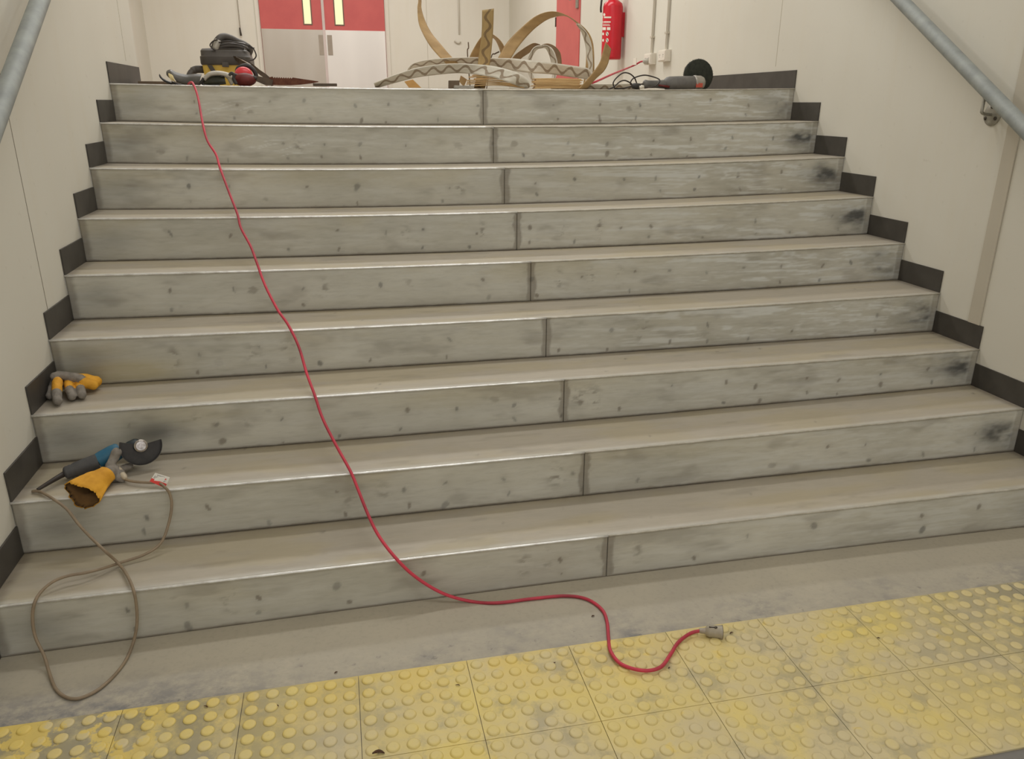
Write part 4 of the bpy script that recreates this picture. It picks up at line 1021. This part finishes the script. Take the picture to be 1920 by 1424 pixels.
MB().tube(spline([(fx, fe_y, fz1+.03), (fx-.05, fe_y+.01, fz1+.045), (fx-.10, fe_y+.0, fz1+.02), (fx-.112, fe_y-.0, fz1-.06), (fx-.103, fe_y+.02, fz1-.1)], 8), .009, 10).build('hose', M_black, fe)
MB().bbox((XR-.024, fe_y-.02, 2.05), (XR, fe_y+.02, 2.25), .003).build('wall_bracket', M_ext, fe, False)
def on_cyl(u, v):
    D = CF+(u-IW/2)/FPX*CR-(v-IH/2)/FPX*CU
    ox, oy = CAM.x-fx, CAM.y-fe_y; r = fr_+.0012
    a_ = D.x**2+D.y**2; b_ = 2*(ox*D.x+oy*D.y); c = ox*ox+oy*oy-r*r; disc = b_*b_-4*a_*c
    if disc < 0: return None
    t = (-b_-math.sqrt(disc))/(2*a_); return CAM+D*t
def decal(mb, u0, v0, u1, v1):
    n = 5; pts = []
    for k in range(n+1):
        u = u0+(u1-u0)*k/n; a_, b_ = on_cyl(u, v0), on_cyl(u, v1)
        if a_ is None or b_ is None: continue
        pts.append((a_, b_))
    b0 = len(mb.v)
    for a_, b_ in pts: mb.v += [a_, b_]
    for k in range(len(pts)-1): mb.f.append((b0+2*k, b0+2*k+1, b0+2*k+3, b0+2*k+2))
dm = MB()
for rct in ((1130,31,1146,34),(1130,40,1145,42.5),(1130,45,1143,46),(1130,47.5,1144,48.5),(1129.5,51,1136,56.5),(1138,51,1144.5,56.5)): decal(dm, *rct)
for cu, cv, rr in ((1133,27.5,2.4),(1138.5,63.5,3.2),(1130.8,63.5,2.2),(1138.5,75.5,3.2),(1130.8,75.5,2.2)):
    b0 = len(dm.v); ring = [on_cyl(cu+rr*.8*math.cos(2*PI*k/14), cv+rr*1.25*math.sin(2*PI*k/14)) for k in range(14)]
    if all(p is not None for p in ring): MB().add(ring, [tuple(range(14))]).build('label_disc', M_white, fe, False)
dm.build('label_print', M_white, fe, False)
dm = MB(); fr2 = fr_
for cu, cv in ((1138.5, 63.5), (1138.5, 75.5)):
    p = [on_cyl(cu-1.6, cv-2.6), on_cyl(cu-.6, cv-3), on_cyl(cu+1.7, cv+2.4), on_cyl(cu+.7, cv+3)]
    vv = [q_+(CAM-q_).normalized()*.0012 for q_ in p]; MB().add(vv, [(0,1,2,3)]).build('label_pictogram', M_black, fe, False)

for k, (y, z0, lab) in enumerate(((4.40, 1.79, 'white wall outlet with the red lead plugged in, nearer the fire extinguisher'), (4.10, 1.80, 'white wall outlet below the right-hand conduit, nothing plugged in'))):
    ob = thing('wall_outlet', (XR, y, z0), lab, 'outlet')
    MB().bbox((XR-.045, y-.075, z0), (XR, y+.075, z0+.085), .004).build('outlet_box', M_white, ob, False)
    MB().bbox((XR-.050, y-.068, z0+.008), (XR-.045, y+.068, z0+.077), .002).build('face_plate', M_white, ob, False)
    for sx in (-.035, .035):
        mb = MB()
        for dx, dz in ((-.007, .006), (.007, .006), (0, -.008)): mb.box((XR-.0508, y+sx+dx-.0015, z0+.042+dz-.004), (XR-.050, y+sx+dx+.0015, z0+.042+dz+.004))
        mb.build('socket_slots', M_screw, ob, False)
    co = thing('conduit', (XR, y, z0+.085), 'cream painted conduit rising from the '+('left' if k == 0 else 'right')+'-hand wall outlet', 'conduit')
    MB().tube([(XR-.013, y, z0+.085), (XR-.013, y, CEIL-.001)], .0095, 14).build('pipe', M_wallback, co)
    for zz in (z0+.20, z0+.9, z0+1.6): MB().bbox((XR-.027, y-.022, zz), (XR, y+.022, zz+.016), .002).build('saddle_clip', M_batten, co, False)
rc = thing('power_lead', (XR-.06, 4.44, 1.83), 'thin red lead rising from the strips to the white wall outlet', 'cord')
pts = [Vector((hit(1092,160,'y',2.86).x, 2.82, LZ+.006)), hit(1103, 159.5, 'y', 2.86), hit(1122, 151, 'y', 2.9), hit(1150, 138.5, 'y', 3.3), hit(1180, 126.5, 'x', XR-.20), hit(1192, 121, 'x', XR-.12), hit(1201, 116, 'x', XR-.09), hit(1209, 114.5, 'x', XR-.075)]
MB().tube(spline(pts, 8), .0068, 8).build('cable', M_cordred, rc)
pl_ = hit(1212, 115, 'x', XR-.06)
MB().lathe([(0, .012), (.012, .02), (.03, .024), (.04, .024)], pl_+Vector((-.028, 0, 0)), (1, 0, 0), 16).build('plug', M_gog, rc)
p = hit(1190, 115.5, 'x', XR-.135); MB().bbox(tuple(p-Vector((.002, .04, .026))), tuple(p+Vector((.002, .03, .026))), .001).build('cord_tag', M_white, rc, False)

# back wall bits
cd1 = thing('conduit', (1.505, YB, 2.40), 'slim cream conduit with a hook end on the back wall behind the strips', 'conduit')
MB().tube([(1.505, YB-.012, 2.42), (1.505, YB-.012, CEIL-.001)], .012, 10).build('pipe', M_wallback, cd1)
MB().tube(spline([hit(852,77,'y',YB-.02), hit(856,80,'y',YB-.02), hit(860,81,'y',YB-.02), hit(864,78,'y',YB-.02)], 6), .009, 8).build('hook', M_batten, cd1)
struct('trim_6', MB().box((hit(800,50,'y',YB).x, YB-.002, LZ), (hit(800,50,'y',YB).x+.006, YB, CEIL)), M_batten)
hp = [hit(449.5, 52, 'y', YB-.03), hit(452, 67, 'y', YB-.03)]
o = thing('hanging_switch', (hp[0].x, YB-.03, hp[0].z), 'thin pull cord with a dark handle on the back wall beside the steel doors', 'pull cord')
MB().tube([Vector((hp[0].x, YB-.03, CEIL-.001)), hp[0]], .0035, 6).build('string', M_batten, o)
MB().tube([hp[0], hp[0].lerp(hp[1], .5), hp[1]], [.010, .012, .013], 10).build('handle', M_screw, o)

# ------------------------------------------------------------------ debris on the paving
chips = [((700,1416),(712,1420),.0065,'curled brown leaf scrap, lowest of the debris on the yellow paving'), ((844,1150),(846,1153),.003,None)]
def chip(u, v, L, w, ang, label, grp=None, z=.0065):
    p = hit(u, v, 'z', z); d = Vector((math.cos(ang), math.sin(ang), 0)); s = Vector((-d.y, d.x, 0))
    mb = MB(); n = 6; rings = []
    for k in range(n+1):
        t = k/n; ww = w*math.sin(PI*(.08+.84*t)); c = p+d*(t-.5)*L+s*.25*L*math.sin(t*2.2)+Vector((0, 0, .0012+.12*L*math.sin(PI*t)))
        rings.append([c-s*ww, c+Vector((0, 0, -.0006)), c+s*ww, c+Vector((0, 0, .0012))])
    mb.ring_loft(rings, True); o = mb.build('debris_scrap', M_chip, None); tag(o, label, 'debris', grp)
chip(707, 1417, .034, .0055, -.3, 'curled brown leaf scrap near the bottom edge of the yellow paving')
for (u, v, L, w, a, lab) in ((385,1327,.012,.0022,-.8,'dark fleck between the domes left of the cord, nearest the left paving seams'), (519,1325,.010,.0016,-.9,'small dark sliver among the bright yellow domes below the grey floor'),
                             (858,1287,.012,.002,-.6,'dark fleck just left of the seam below the cord loop'), (1040,1245,.008,.002,.3,'tiny dark speck above the red cord loop on a dome'),
                             (1255,1254,.007,.0022,.2,'dark crumb touching the underside of the red cord loop'), (1372,1189,.014,.0025,.1,'grey fleck right of the cloudy socket'), (1647,1198,.009,.0025,-.5,'dark fleck on a seam at the right of the paving')):
    chip(u, v, L, w, a, lab, 'dark flecks scattered on the paving')
for (u, v, L, w, a, lab) in ((630,1263,.010,.0025,.2,'dark crumb on the grey floor just above the yellow paving'), (1112,1157,.011,.003,.0,'brown crumb on the grey floor right of the falling red cord')):
    chip(u, v, L, w, a, lab, 'crumbs on the grey floor strip', z=.0008)

# ------------------------------------------------------------------ light
w = bpy.data.worlds.new('world'); sc.world = w; w.use_nodes = True
w.node_tree.nodes['Background'].inputs[0].default_value = (1, 1, .985, 1); w.node_tree.nodes['Background'].inputs[1].default_value = 1.0
def lamp(name, loc, sx, sy, power, col=(1, 1.0, .99), rot=(0, 0, 0)):
    l = bpy.data.lights.new(name, 'AREA'); l.shape = 'RECTANGLE'; l.size = sx; l.size_y = sy; l.energy = power; l.color = col
    o = bpy.data.objects.new(name, l); o.location = loc; o.rotation_euler = rot; link(o); return o
lamp('stair_lamp', (.3, 1.6, CEIL-.06), 2.4, .25, 38)
lamp('lobby_lamp', (.8, -2.2, CEIL-.06), 2.4, .5, 36)
lamp('landing_lamp', (.1, 4.6, CEIL-.06), 3.4, .5, 80)
lamp('landing_lamp', (-.1, 7.6, CEIL-.06), 3.8, .5, 82)

sc.view_settings.view_transform = 'Standard'; sc.view_settings.look = 'None'
sc.view_settings.gamma = 1; sc.view_settings.exposure = .05; sc.view_settings.use_curve_mapping = False
sc.cycles.use_denoising = True
sc.cycles.max_bounces = 8; sc.cycles.diffuse_bounces = 5
